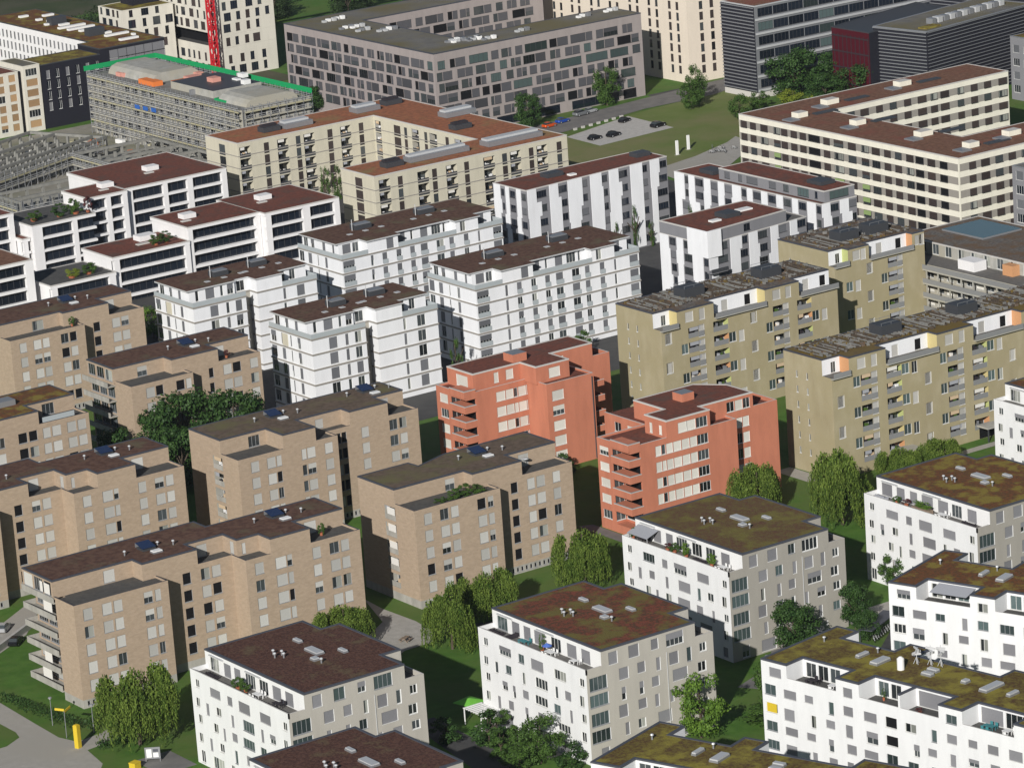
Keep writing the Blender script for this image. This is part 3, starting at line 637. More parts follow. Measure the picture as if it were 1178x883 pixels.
for k in range(5):
    z = 1.8+2.98*k; ox, oy = b.o; m = MB(); x0, x1, y0, y1 = -19.18-ox, -15.6-ox, -54.2-oy, -49-oy
    m.box(x0, y0, z-.25, x1, y1, z, 'red'); m.box(x0, y0, z+.001, x1, y0+.15, z+.9, 'red'); m.box(x1-.15, y0+.151, z+.001, x1, y1, z+.9, 'red'); m.box(x0, y0-.02, z+.901, x1+.02, y0+.2, z+.96, 'coping_lt'); m.build('balcony', b.root)
b.mb('rain_pipe').cyl(10.3, -6.0, .2, 16.4, .12, .12, 'metal_dk', 6)
b.finish()
b = Bld('red_apartment_block', 'red rendered block right of the pair, in front of the olive blocks, beside a willow', -30, -93, 0, group=G, blind='blind_white', styles=RST, seed=42)
low = [(-42.2,-101),(-20.3,-101),(-20.3,-98),(-8.4,-98),(-8.4,-90.6),(-14,-90.6),(-14,-79.2),(-34,-79.2),(-34,-91),(-44.5,-91),(-44.5,-95.6),(-42.2,-95.6)]
sg = (1.4,1,1.6,1.9,1.9,1.7,2.6)
def segs(k): return [(3.3+sum(sg[:i]), 2.1+2.98*k, 3.3+sum(sg[:i])+w-.06, 3.95+2.98*k, 'glass' if i == 6 or (i == 1 and k != 3) else 'blind') for i, w in enumerate(sg)]
b.prism(low, 0, 16.6, 'red', {0: [w for k in range(5) for w in segs(k)], 2: rows([(2.2,1.4),(3.7,1.5)], 5, 2.1, 2.98, 1.9), 9: rows([(.7,2.7)], 5, 2.1, 2.98, 1.6), 7: rows([(3,2),(7,2)], 5, 2.1, 2.98, 1.8), 11: [(.06,2.1+2.98*k,5.0,4.3+2.98*k,'void') for k in range(5)], 10: [(.06,2.1+2.98*k,2.2,4.3+2.98*k,'glass') for k in range(5)]}, roof='roof_red', rpart='terrace')
b.box('wall', -44.5, -101, 0, -42.21, -95.61, 1.6, 'red')
corner_balc(b, -44.5, -101, -42.2, -95.6, 5, 4.55)
b.box('parapet', -44.5, -101, 15.7, -42.21, -95.61, 16.6, 'red')
up = [(-36.2,-101),(-26.3,-101),(-26.3,-98),(-14,-98),(-14,-90.6),(-18,-85.5),(-31.8,-85.5),(-31.8,-94.6),(-36.2,-94.6)]
b.prism(up, 16.6, 20, 'red', {0: [(2.6,17.2,4.6,19.1,'blind'),(4.6,17.2,6.6,19.1,'blind'),(6.7,17.2,9.3,19.1,'glass')], 2: [(6.2,17.4,8,19.3,'glass'),(8.1,17.4,9.9,19.3,'blind'),(10,17.4,11.6,19.3,'glass')], 8: [(1.4,17,2.2,18.9,'blind'),(4.2,17.2,5,18.9,'blind')]}, roof='roof_red', cop='coping_lt', cw=.3)
b.parapet([(-34,-79.2),(-34,-91),(-44.5,-91),(-44.5,-101),(-36.2,-101)], 16.6, 17.0, 'red', .35, 'coping_lt')
b.parapet([(-26.3,-101),(-20.3,-101),(-20.3,-98)], 16.6, 17.0, 'red', .35, 'coping_lt'); b.parapet([(-14,-98),(-8.4,-98),(-8.4,-90.6),(-14,-90.6)], 16.6, 17.4, 'red', .3, 'coping_lt')
b.box('lift_house', -26.8, -93.6, 20.03, -24, -90.8, 21.5, 'red', single=True, top='metal')
b.finish()

# ------------------------------------------------------------------ olive blocks
OST = (('blind', 6), ('curt', 1), ('glass', 1.5))
def olive_face(r, P0, Ln, mod):
    """window, loggia and white panel columns of the long face, u from its left end, repeating every 21.2 m"""
    W, Lg, Pn = [], [], []
    for k in range(7):
        c = 2.95*k+3.0; alt = k % 2
        col = lambda: (r.choice(('lime','orange','yellow','lime')), 'railing', 'frame_w')
        for q in range(-1, 4):
            o = P0+21.25*q
            if k < 6:
                for a, w in ((6.9, 4.0), (13.1, 3.7)):
                    if 0 < o+a and o+a+w < Ln: Lg.append((o+a, c-1.05, o+a+w, c+1.05, col()))
                if alt == mod:
                    W.append((o+5.1, c-1, o+6.75, c+1.0, 'teal')); W.append((o+16.9, c-1, o+18.7, c+1, 'teal'))
            if alt != mod: W.append((o+1.4, c-1.1, o+2.8, c+1.1)); W.append((o+22.4, c-1.2, o+23.8, c+1.0))
            else: W.append((o+19.3, c-1.3, o+20.7, c+1.0))
            Pn.append((o+11.6-2.2, c-1.2, o+11.6-2.2+1.5, c+1.2))
    ok = lambda w: w[0] > .3 and w[2] < Ln-.3
    return [w for w in W if ok(w)], [l for l in Lg if ok(l)], [p for p in Pn if ok(p)]
def olive(label, x0, y0, x1, yb, yu, flush, seed, P0, mod, end=True, plants='roof_plants', xf=None):
    b = Bld('olive_apartment_block', label, (x0+x1)/2, (y0+yb)/2, 0, group='olive apartment blocks', blind='blind_olive', styles=OST, seed=seed)
    Ln = x1-x0; W, Lg, Pn = olive_face(b.r, P0, Ln, mod)
    ew = [(u, 3.3+2.95*k, u+.55, 4.6+2.95*k, 'curt') for k in range(6) for u in (3.4, 6.4)]
    zt = 19.6
    b.prism([(x0,y0),(x1,y0),(x1,yb),(x0,yb)], 0, zt, 'olive', {0: W+[p+('blind',) for p in Pn if p[3] < zt], 3: ew}, {0: Lg}, roof='terrace', rpart='terrace', depth=.12)
    up = [(x0, yu)]
    for a, c in flush: up += [(a, yu), (a, y0), (c, y0), (c, yu)]
    up += [(x1, yu), (x1, yb), (x0, yb)]
    if flush and flush[-1][1] >= x1-.01: up = up[:-5]+[(x1, y0), (x1, yb), (x0, yb)]
    n = len(up); mats = {}; Wu = {}
    for i in range(n):
        p, q = up[i], up[(i+1)%n]
        if p[1] == q[1] == yu: mats[i] = 'white2'; L_ = q[0]-p[0]; Wu[i] = [(L_*.3, zt+.1, L_*.3+1.6, zt+2.3, 'blind'), (L_*.75, zt+.1, L_*.75+1.6, zt+2.3, 'void')] if L_ > 5 else [(L_*.5, zt+.1, L_*.5+1.2, zt+2.2, 'glass')]
        elif p[1] == q[1] == y0: L_ = q[0]-p[0]; Wu[i] = [(L_*.22, zt+.5, L_*.22+2.0, zt+2.5, 'blind'), (L_*.60, zt+.3, L_*.60+1.4, zt+2.6, 'blind')]
        elif p[0] == q[0] and p[1] > q[1] and i < n-1: mats[i] = b.r.choice(('lime', 'orange', 'yellow'))
    b.prism(up, zt, 22.7, 'olive', Wu, roof=plants, cop='coping_dk', cw=.25, mats=mats, depth=.12)
    # planter rails laid over the roof in rows, and the lift house
    m = MB(); ox, oy = b.o
    y = yu+.7
    m2 = b.r
    pl = MB()
    for _ in range(int(Ln*9)):
        px, py, s_ = m2.uniform(x0+.6, x1-1), m2.uniform(yu+.5, yb-.8), m2.uniform(.2, .5)
        pl.box(px-ox, py-oy, 22.73, px+s_*m2.uniform(.8,2)-ox, py+s_-oy, 22.8+m2.uniform(.1,.5), m2.choice(('concrete_dk','bark','roof_plants','bark','roof_moss','concrete_dk')))
    pl.build('roof_gravel', b.root)['kind'] = 'stuff'
    x = x0+1
    while x < x1-1:
        if m2.random() < .85:
            a = yu+m2.uniform(.6, 1.6); c = min(yb-.6, a+m2.uniform(5, 12))
            m.bar((x-ox, a-oy, 23.05), (x-ox+m2.uniform(-.3,.3), c-oy, 23.05), .13, m2.choice(('concrete_dk','bark','concrete_dk','bark')), .2)
        x += .62
    m.build('roof_trellis', b.root)
    for fx in ([x0+Ln*.22, x0+Ln*.62] if xf is None else xf):
        b.box('lift_house', fx, yu+3.2, 22.73, fx+5, yu+6.8, 24.9, 'metal_dk', single=True)
        b.mb('lift_rail').bar((fx-ox, yu+3.3-oy, 25.4), (fx+5-ox, yu+3.3-oy, 25.4), .06, 'metal'); b.mb('lift_rail').bar((fx-ox, yu+6.7-oy, 25.4), (fx+5-ox, yu+6.7-oy, 25.4), .06, 'metal')
        for hx in (fx+.1, fx+2.5, fx+4.9):
            for hy in (yu+3.3, yu+6.7): b.mb('lift_rail').bar((hx-ox, hy-oy, 24.9), (hx-ox, hy-oy, 25.4), .06, 'metal')
    # terrace railings over recessed parts, slightly overhanging slab
    edges = [x0]+[v for f in flush for v in f]+[x1]
    for a, c in zip(edges[::2], edges[1::2]):
        if c-a > .5:
            b.box('balcony', a-.25 if a == x0 else a+.02, y0-.7, zt-.15, c-.02, y0-.01, zt+.02, 'concrete', single=True)
            b.box('railing', a+.02, y0-.66, zt+.03, c-.04, y0-.6, zt+.95, 'railing', single=True)
    return b
b = olive('long olive block at right edge with rusty planted roof, willow at its near corner', 2.2, -101.1, 72, -87.2, -98.4, [(6.4,15.3),(27.9,37),(49.2,58.2),(70,72)], 51, 0, 1, plants='roof_moss', xf=(19.5,38.5,60))
for ex in (15.8, 37):  # entrance canopies
    b.box('canopy', ex, -104.2, 2.6, ex+5, -101.12, 2.85, 'concrete', single=True); b.box('canopy_post', ex+.3, -104, 0, ex+.5, -103.8, 2.6, 'metal_dk', single=True); b.box('door', ex+.6, -101.14, .05, ex+4.6, -101.105, 2.5, 'void', single=True)
m = MB(); b.finish()
b = olive('olive block left of the others, its dark shaded left end facing the left red block', 2, -49.7, 46.5, -35.2, -47.2, [(6,15.1),(28,36.7)], 52, -.3, 0, xf=(12.5,32)); b.finish()
b = olive('olive block farthest back beside the grey galleried block, small white roof cabins', 56, -37.6, 80.2, -19.4, -35.7, [(59.6,65.2),(76.9,80.2)], 53, -14, 0, xf=(62,70)); b.finish()

# ------------------------------------------------------------------ white balcony blocks with slab lines
FST = (('blind', 5), ('glass', 2.5), ('curt', .6), ('half', .7))
def fwin(cols, zt, n, dz=3.15, h=2.35): return [(u, zt-dz*(k+1)+.38, u+w, zt-dz*(k+1)+.38+h) + st for k in range(n) for u, w, *s_ in cols for st in [tuple(s_)]]
def slab_lines(b, pts, zs, t=.16, o=.16):
    p = b.L(pts); a = offset(p, -o); m = b.mb('slab_band'); n = len(p)
    for z in zs:
        for i in range(n):
            j = (i+1)%n
            m.poly([(*a[i],z-t),(*a[j],z-t),(*a[j],z+t),(*a[i],z+t)], 'coping_lt' if 0 else 'strip_grey'); m.poly([(*a[i],z+t),(*a[j],z+t),(*p[j],z+t),(*p[i],z+t)], 'coping_lt'); m.poly([(*p[i],z-t),(*p[j],z-t),(*a[j],z-t),(*a[i],z-t)], 'strip_grey')
def fblock(label, low, up, wins, upw, roofpts, seed, rails, zb=None, gear=(), slot=None):
    cx = sum(p[0] for p in low)/len(low); cy = sum(p[1] for p in low)/len(low)
    b = Bld('balcony_apartment_block', label, cx, cy, 0, group='white apartment blocks with slab lines and overhanging roofs', blind='blind_mid', styles=FST, seed=seed)
    zt = 17.0
    b.prism(low, 0, zt, 'white2', wins, roof='terrace', rpart='terrace', mats=slot or {}, depth=.25)
    slab_lines(b, low, [zt-3.15*k-.02 for k in range(6)])
    b.prism(up, zt, 19.75, 'white2', upw, depth=.25)
    ox, oy = b.o; q = b.L(roofpts); m = b.mb('roof'); n = len(q)
    m.poly([(x, y, 20.06) for x, y in q], 'roof_dark'); m.poly([(x, y, 19.76) for x, y in reversed(q)], 'white2')
    for i in range(n):
        j = (i+1)%n; m.poly([(*q[i],19.76),(*q[j],19.76),(*q[j],20.06),(*q[i],20.06)], 'metal_lt')
    for p in rails: b.parapet(p, zt+.16, zt+1.1, 'glass_rail', .06, part='railing', shift=-.1)
    for x, y, w in gear:
        x -= ox; y -= oy; m = MB(); m.box(x, y, 20.08, x+w, y+2.4, 21.1, 'metal_dk'); m.box(x+.15, y+.15, 21.1, x+w-.15, y+2.25, 21.3, 'metal'); m.cyl(x-.6, y+.5, 20.08, 22.6, .1, .1, 'metal_lt', 6); m.build('roof_plant', b.root)
        for k in range(3):
            m = MB(); m.box(x-3.5+k*4.4, y-2.6+.4*k, 20.08, x-2.4+k*4.4, y-1.6+.4*k, 20.2, 'metal_lt'); m.build('skylight', b.root)
    return b
def f_long(dx, dy, label, seed):
    T = lambda L_: [(x+dx, y+dy) for x, y in L_]
    low = T([(2.2,14.2),(44.7,14.2),(44.7,31.8),(2.2,31.8)])
    up = T([(3.4,17.1),(9,17.1),(9,14.2),(17,14.2),(17,16.8),(32.3,16.8),(32.3,14.2),(38.3,14.2),(38.3,17.1),(43.8,17.1),(43.8,31.8),(3.4,31.8)])
    roof = T([(2.6,16.9),(8.6,16.9),(8.6,13.8),(17.4,13.8),(17.4,16),(31.9,16),(31.9,13.8),(38.7,13.8),(38.7,16.7),(44.4,16.7),(44.4,32),(2.6,32)])
    fc = [(.3,3.0,'half'),(7.5,.7),(10.5,1.3),(14.2,1.3),(17.8,1.3),(20.6,1.9),(24.8,2.0),(28.2,1.3),(32.1,1.3),(35.9,.6),(40.0,2.3)]
    lc = [(.2,2.0),(3.8,1.6),(7.6,.5),(10.6,1.1)]
    up_w = {0: [(1,17.4,3.2,19.5,'blind'),(3.6,17.4,5.2,19.5,'glass')], 2: [(5,17.2,6.9,19.5,'blind')], 4: [(1.6,17.3,3.6,19.5,'blind'),(5,17.3,5.6,19.5,'glass'),(7.6,17.3,9.6,19.5,'blind'),(10.6,17.3,13,19.5,'glass'),(13.6,17.3,14.2,19.5,'glass')], 6: [(1.2,17.3,2.6,19.5,'curt')], 8: [(1,17.3,3.6,19.5,'blind')], 11: [(.4,17.3,2.2,19.5,'glass'),(3.4,17.3,4.8,19.5,'half'),(8,17.3,9.3,19.5,'blind'),(12,17.3,12.9,19.5,'blind')]}
    b = fblock(label, low, up, {0: fwin(fc, 17, 5), 3: fwin(lc, 17, 5)}, up_w, roof, seed,
        [T([(2.2,31.8),(2.2,14.2),(9,14.2)]), T([(17,14.2),(32.3,14.2)]), T([(38.3,14.2),(44.7,14.2),(44.7,20)])], gear=[(x+dx, y+dy, 4.2) for x, y in ((12.5,24),(30,25))])
    m = MB()   # balconet glass at the floor-deep windows of the front
    ox, oy = b.o
    for k in range(5):
        z = 17-3.15*(k+1)+.3
        for u, w, *_ in fc:
            if w > 1.2: mm = MB(); mm.box(2.2+dx+u-ox, 14.2+dy-.14-oy, z, 2.2+dx+u+w-ox, 14.2+dy-.1-oy, z+.95, 'glass_rail'); mm.build('railing', b.root)
    return b
f_long(0, 0, 'long white balcony block at centre with brown overhanging roof, behind the left red block', 61).finish()
f_long(-4, 45, 'long white balcony block behind, its roof in front of the cream courtyard block', 62).finish()
def f_short(dx, dy, label, seed):
    T = lambda L_: [(x+dx, y+dy) for x, y in L_]
    low = T([(-42.6,7.4),(-29.7,7.4),(-29.7,11.2),(-26.4,11.2),(-26.4,8.2),(-11.6,8.2),(-11.6,23.3),(-42.6,23.3)])
    up = T([(-41.5,10.6),(-30.4,10.6),(-30.4,11.2),(-26.4,11.2),(-26.4,8.2),(-20.1,8.2),(-20.1,11),(-12.4,11),(-12.4,23.3),(-41.5,23.3)])
    roof = T([(-42.2,10.2),(-30.2,10.2),(-30.2,11.1),(-26.8,11.1),(-26.8,7.9),(-19.8,7.9),(-19.8,10.5),(-12,10.5),(-12,23.6),(-42.2,23.6)])
    fl = [(4.1,2.0),(8,.8),(10.3,1.6)]; fr = [(6.4,.7),(9.8,2.0)]
    up_w = {0: [(1.5,17.3,2.3,19.5,'glass'),(4,17.3,6.2,19.5,'blind'),(7.6,17.3,8.3,19.5,'glass'),(9.3,17.3,10.8,19.5,'half')], 2: [(.8,17.3,2.8,19.5,'glass')], 6: [(1.6,17.3,2.4,19.5,'glass'),(3.6,17.3,5.0,19.5,'glass')], 9: [(.4,17.3,2.3,19.5,'glass'),(4.4,17.3,5.6,19.5,'half'),(8,17.3,9.2,19.5,'blind')]}
    b = fblock(label, low, up, {0: fwin(fl, 17, 5), 4: fwin(fr, 17, 5), 2: fwin([(.8,1.5)], 17, 5), 7: fwin([(.3,2.0,'half'),(4.2,1.4),(7.6,.6),(10.4,1.2)], 17, 5)}, up_w, roof, seed,
        [T([(-42.6,23.3),(-42.6,7.4),(-29.7,7.4)]), T([(-20.1,8.2),(-11.6,8.2),(-11.6,14)])], gear=[(-32+dx, 16+dy, 3.6), (-22+dx, 17+dy, 3.8)], slot={2: 'cream_grey', 1: 'strip_grey'})
    b.box('wall', -42.75+dx, 16.4+dy, 14.1, -42.61+dx, 18.4+dy, 16.6, 'cream', single=True)
    return b
f_short(0, 0, 'white balcony block left of centre, nearest of its kind, beside a slender dark tree', 63).finish()
f_short(-2.8, 41.5, 'white balcony block in front of the terraced houses, grey shaft in its front', 64).finish()

# ------------------------------------------------------------------ white terraced houses with dark glass bands
def tlevel(b, x0, y0, x1, y1, ztop, zbot, piers, roof='roof_red', rec=1.0, dz=3.05, solid=()):
    """dark glazed core, white slab bands and piers standing in front of it"""
    b.prism([(x0,y0+rec),(x1-.3,y0+rec),(x1-.3,y1),(x0+.05,y1)], zbot, ztop-.75, 'terrace_white', mats={0: 'glass_navy'}, part='glazed_core')
    ox, oy = b.o
    # roof slab with white fascia
    b.prism([(x0-.25,y0),(x1,y0),(x1,y1+.2),(x0-.25,y1+.2)], ztop-.748, ztop, 'terrace_white', bottom=True, roof=roof, cop='coping_lt', cw=.3, over=.03, part='wall')
    z = ztop-.75-2.42
    while z > zbot+1:
        b.box('slab_band', x0-.2, y0+.02, z-.58, x1-.03, y0+rec-.01, z, 'terrace_white'); z -= dz
    for a, w in piers: b.box('pier', a, y0-.02, zbot, a+w, y0+rec-.02, ztop-.76, 'terrace_white', single=True)
    n = int((x1-x0)/1.6); m = b.mb('mullion')
    for k in range(1, n):
        x = x0+(x1-x0)*k/n; m.box(x-.04-ox, y0+rec-.09-oy, zbot, x+.04-ox, y0+rec-.015-oy, ztop-.8, 'metal_dk')
def roofbox(b, x, y, z, w=3.4, d=2.6, h=1.1, m='terrace_white'):
    b.box('roof_box', x, y, z, x+w, y+d, z+h, m, single=True)
    b.box('roof_box', x-w*.5, y-d*.9, z, x+w*.2, y-d*.5, z+.25, 'coping_lt', single=True)
TG = 'white terraced apartment houses'
def tb(label, x, y, seed): return Bld('terraced_apartment_house', label, x, y, 0, group=TG, seed=seed)
b = tb('white stepped house with two broad red roofs, in front of the scaffolded building', 15, 180, 71)
tlevel(b, 9.6, 173.6, 38.2, 202, 14, 0, [(9.4,2.2),(20.2,1.2),(27,1.5),(36.8,1.4)])
tlevel(b, -1.6, 172, 9.3, 184.5, 14, 0, [(-1.7,.9),(3.4,1.2),(8,1.2)], rec=1.2)
tlevel(b, -18.8, 168.6, -1.7, 185, 11, 0, [(-18.9,2.6),(-8,1.2)], roof='terrace_dk')
roofbox(b, 23, 186, 14.05); roofbox(b, 6, 178.5, 14.05); b.finish()
b = tb('white stepped house with the longest red roof, in front of the cream courtyard block', 5, 132, 72)
tlevel(b, -1.5, 125.2, 18, 142, 14, 0, [(-1.6,1.2),(16.8,1.1)], rec=1.4)
tlevel(b, 18.02, 122.9, 38.4, 144.4, 14, 0, [(18,1.5),(28.3,1.9),(37,1.4)])
tlevel(b, -22, 124.6, -1.7, 138.8, 11, 0, [(-21.8,1.4),(-3,1.2)])
tlevel(b, -39, 123.4, -22.2, 138.4, 8, 0, [(-38.9,1.4),(-24,1.6)], roof='terrace_dk')
roofbox(b, 2, 133, 14.05); roofbox(b, 24, 135, 14.05); roofbox(b, -10, 133, 11.05, 4.4, 3.2, 1.2); b.finish()
b = tb('narrow part of a white stepped house at left edge, just below the concrete skeleton', -35, 178, 73)
tlevel(b, -60, 173, -21.2, 184, 14, 0, [(-22.6,1.3),(-38,1.3),(-48,1.5)]); tlevel(b, -21, 170, -19, 184, 8, 0, [(-20.9,1.2)], rec=.8); b.finish()
b = tb('white stepped house at left edge with brown flat roof, behind the farthest brown brick block', -60, 134, 74)
tlevel(b, -85, 127.2, -41, 142, 14, 0, [(-43,2),(-58,1.4),(-70,1.5)], roof='roof_redbrown'); roofbox(b, -58, 133, 14.05, 2.4, 1.8, .4); b.finish()

# ------------------------------------------------------------------ white and grey striped blocks
def stripes(b, p, q, z0, z1, n, nf, r, grey_top=False, gap=.47):
    """grey wall with rows of dark windows and jagged white panels standing proud of it"""
    p, q = Vector(p), Vector(q); d = q-p; Ln = d.length; d.normalize(); nn = Vector((d.y, -d.x))
    dz = (z1-z0)/nf; bw = Ln/n; wins = []
    for i in range(n):
        u0 = i*bw
        edge = [u0+bw*(.6+r.uniform(-.17,.17)) for _ in range(nf)]; left = [u0+bw*(.04+r.uniform(-.03,.13)) for _ in range(nf)]
        for k in range(1, nf):
            if r.random() < .4: edge[k] = edge[k-1]
            if r.random() < .6: left[k] = left[k-1]
        m = MB(); top = z1+.25-(dz if grey_top else 0)
        for k in range(nf):
            a, c = left[k], edge[k]; zz0, zz1 = z0+k*dz, min(z0+(k+1)*dz, top)
            if zz1 <= zz0: continue
            A, B_ = p+d*a, p+d*c
            o1, o2 = nn*.16, nn*.01
            m.poly([(*(A+o1),zz0),(*(B_+o1),zz0),(*(B_+o1),zz1),(*(A+o1),zz1)], 'white2')
            m.poly([(*(A+o2),zz0),(*(A+o1),zz0),(*(A+o1),zz1),(*(A+o2),zz1)], 'white2'); m.poly([(*(B_+o1),zz0),(*(B_+o2),zz0),(*(B_+o2),zz1),(*(B_+o1),zz1)], 'white2')
            m.poly([(*(A+o2),zz1),(*(A+o1),zz1),(*(B_+o1),zz1),(*(B_+o2),zz1)], 'white2')
            if k < nf: wins.append((c+.12, zz0+.9, min(u0+bw*1.0, Ln-.1), zz0+2.5, r.choice(('navy','navy','blind','glass'))))
        m.build('white_panel', b.root)
    return wins
def zig(label, pts, faces, seed, H, roof, low=None, extra=None):
    cx = sum(p[0] for p in pts)/len(pts); cy = sum(p[1] for p in pts)/len(pts)
    b = Bld('striped_apartment_block', label, cx, cy, 0, group='white and grey striped blocks', sub=False, blind='blind_mid', styles=(('navy', 4), ('blind', 3), ('glass', 2)), frame='frame_d', seed=seed)
    P = b.L(pts); W = {}
    for i, (n, gt) in faces.items(): W[i] = stripes(b, P[i], P[(i+1)%len(P)], .3, H, n, 6, b.r, gt)
    b.prism(pts, 0, H, 'zig_grey', W, roof=roof, cop='coping_lt', cw=.3)
    return b
b = zig('striped white and grey block left of the pair, red and mossy roof, beside the meadow', [(55.4,70.4),(97.6,73),(97.6,83.4),(55.4,83.4)], {0: (7, False), 3: (3, False)}, 81, 20, 'roof_red')
b.box('lift_house', 66, 76.5, 20.05, 70.5, 79.5, 21, 'metal_dk', single=True); b.box('skylight', 70.8, 74.2, 20.05, 72.6, 75.6, 20.4, 'white_paint', single=True); b.box('lift_house', 92, 77, 20.05, 96, 80, 21, 'metal_dk', single=True); b.finish()
b = zig('striped white and grey block with grey penthouse, directly before the banded cream block', [(92.8,11.2),(103,11.2),(103,64),(92.8,64)], {3: (10, False), 0: (2, False)}, 82, 18.6, 'roof_red')
m = MB(); b.prism([(94.2,11.6),(102.8,11.6),(102.8,49),(94.2,49)], 18.7, 21.2, 'zig_grey', {3: [(2,19.2,4,20.8),(7,19.2,8.4,20.8),(10,19.2,14,20.8),(18,19.2,20.5,20.8),(23,19.2,25,20.8),(28,19,32,20.9,'teal'),(34,19.2,35,20.8)], 0: [(1.5,19.1,7,20.9,'teal')]}, roof='roof_red', cop='coping_lt', cw=.25)
b.box('lift_house', 97, 16, 21.3, 101, 21, 22.1, 'metal_dk', single=True); b.box('lift_house', 95.5, 53, 18.7, 99, 58, 19.6, 'metal_dk', single=True); b.finish()
b = zig('smaller striped white and grey block in front of the other two, balconied corner bay', [(56.4,5.2),(86.2,8.4),(86.2,22.2),(56.4,22.2)], {0: (5, False), 3: (3, False)}, 83, 17.6, 'terrace')
b.prism([(56.4,5.24),(80.2,7.8),(80.2,22),(56.4,22)], 17.62, 20.3, 'zig_grey', {0: [(11,18.2,13,19.8,'navy')]}, roof='roof_red', cop='coping_lt', cw=.3)
ox, oy = b.o
m = MB(); m.box(56.2-ox, 4.9-oy, 14.6, 60-ox, 5.16-oy, 20.5, 'white2'); m.box(56.2-ox, 5.161-oy, 14.6, 56.38-ox, 12-oy, 20.5, 'white2'); m.build('white_panel', b.root)
for k in range(3):
    z = 5.4+3*k; m = MB(); m.box(55.9-ox, 3.6-oy, z, 60.4-ox, 5.14-oy, z+.2, 'zig_grey'); m.box(55.9-ox, 3.5-oy, z+.201, 60.4-ox, 3.6-oy, z+1.0, 'metal_dk'); m.build('balcony', b.root)
b.box('lift_house', 66.6, 11.5, 20.35, 70.6, 15.5, 21.3, 'metal_dk', single=True); b.box('skylight', 62.5, 11, 20.35, 65, 12.5, 20.7, 'white_paint', single=True); b.box('skylight', 72.5, 14, 20.35, 76, 16, 20.7, 'white_paint', single=True); b.finish()

# ------------------------------------------------------------------ cream courtyard block
b = Bld('courtyard_block', 'cream courtyard block with rust roof and rows of dark balconies, behind the white balcony blocks', 75, 155, 0, group=None, sub=False, blind='blind_brown', frame='frame_d', styles=(('blind', 8), ('glass', 2)), seed=91)
def fl(cols, n=5, z0=2.1, h=2.6, dz=3.03): return [(u, z0+dz*k, u+w, z0+dz*k+h) for k in range(n) for u, w in cols]
def lg(cols, n=5, z0=2.0, h=2.75, dz=3.03): return [(u, z0+dz*k, u+w, z0+dz*k+h, ('cream', 'metal_dk', 'frame_d')) for k in range(n) for u, w in cols]
U = [(46.2,119.2),(102.4,119.2),(102.4,194.6),(45.2,194.6),(45.2,179.2),(85.6,179.2),(85.6,133.6),(46.2,133.6)]
b.prism(U, 0, 18, 'cream', {0: fl([(6.6,1.4),(16.4,1.4),(25.7,1.4),(36.8,1.5),(44.7,1.4),(53,1.5)]), 7: fl([(6,3.1)]), 4: fl([(7.6,1.5),(17,1.4),(26.4,1.5),(35.8,1.4)]), 5: fl([(9,3),(13.6,1.4),(22.6,1.4),(32,1.5)]), 3: fl([(6.3,3)])},
  {0: lg([(1.2,3.2),(12.2,3.2),(20.4,3.2),(31.3,3.3),(39.1,3.2),(47,3.2)]), 4: lg([(.5,3.2),(11.5,3.2),(19.3,3.2),(30.2,3.2)]), 5: lg([(.5,2.6),(17.1,3.1),(25,3.3),(36,3)])}, roof='roof_rust', cop='coping_lt', cw=.3, depth=.15)
slab_lines(b, U, [18-3.03*k-.3 for k in range(1, 6)], t=.12, o=.05)
for x, y, w, d in ((56,184,5,3),(62,183,8,4),(84,184,7,4),(94,186,5,3),(95,160,9,4),(88,146,5,3),(53,124,5,3),(60,124,17,3.4),(82,123,16,4)):
    m = MB(); ox, oy = b.o; m.box(x-ox, y-oy, 18.1, x+w-ox, y+d-oy, 19.3, 'metal_dk' if w < 6 else 'metal'); m.box(x+.4-ox, y+d*.35-oy, 19.3, x+w-.4-ox, y+d-.3-oy, 19.8, 'metal_lt' if w > 6 else 'furn_dark'); m.build('roof_plant', b.root)
b.finish()

# ------------------------------------------------------------------ banded cream block right
b = Bld('courtyard_block', 'banded cream block with grey window strips and brown flat roof, top right, around a court', 170, 55, 0, sub=False, blind='blind_brown', frame='frame_d', styles=(('blind', 8), ('glass', 1.2), ('curt', .8)), seed=92)
U = [(137.6,16.4),(216,16.4),(216,33),(153.6,33),(153.6,81),(211.5,81),(211.5,96.3),(137.6,96.3)]
WZ = [(1,2.2),(4.5,2.2),(8.5,2.7),(13.5,2.4,'c'),(16.4,2.3),(20,2.3),(23.4,2.3),(26.6,4.2,'l'),(32.2,2.3),(36,3.4,'c'),(41.2,2.8),(46,2.6,'c'),(49.8,2.8),(54.2,2.3),(58,2.3),(62,2.5),(65.2,2.8,'l'),(69.4,2.6),(73.6,2.6,'l'),(77.2,2.6)]
b.prism(U, 0, 20, 'cream2', roof='roof_redbrown', cop='coping_lt', cw=.3)
ox, oy = b.o
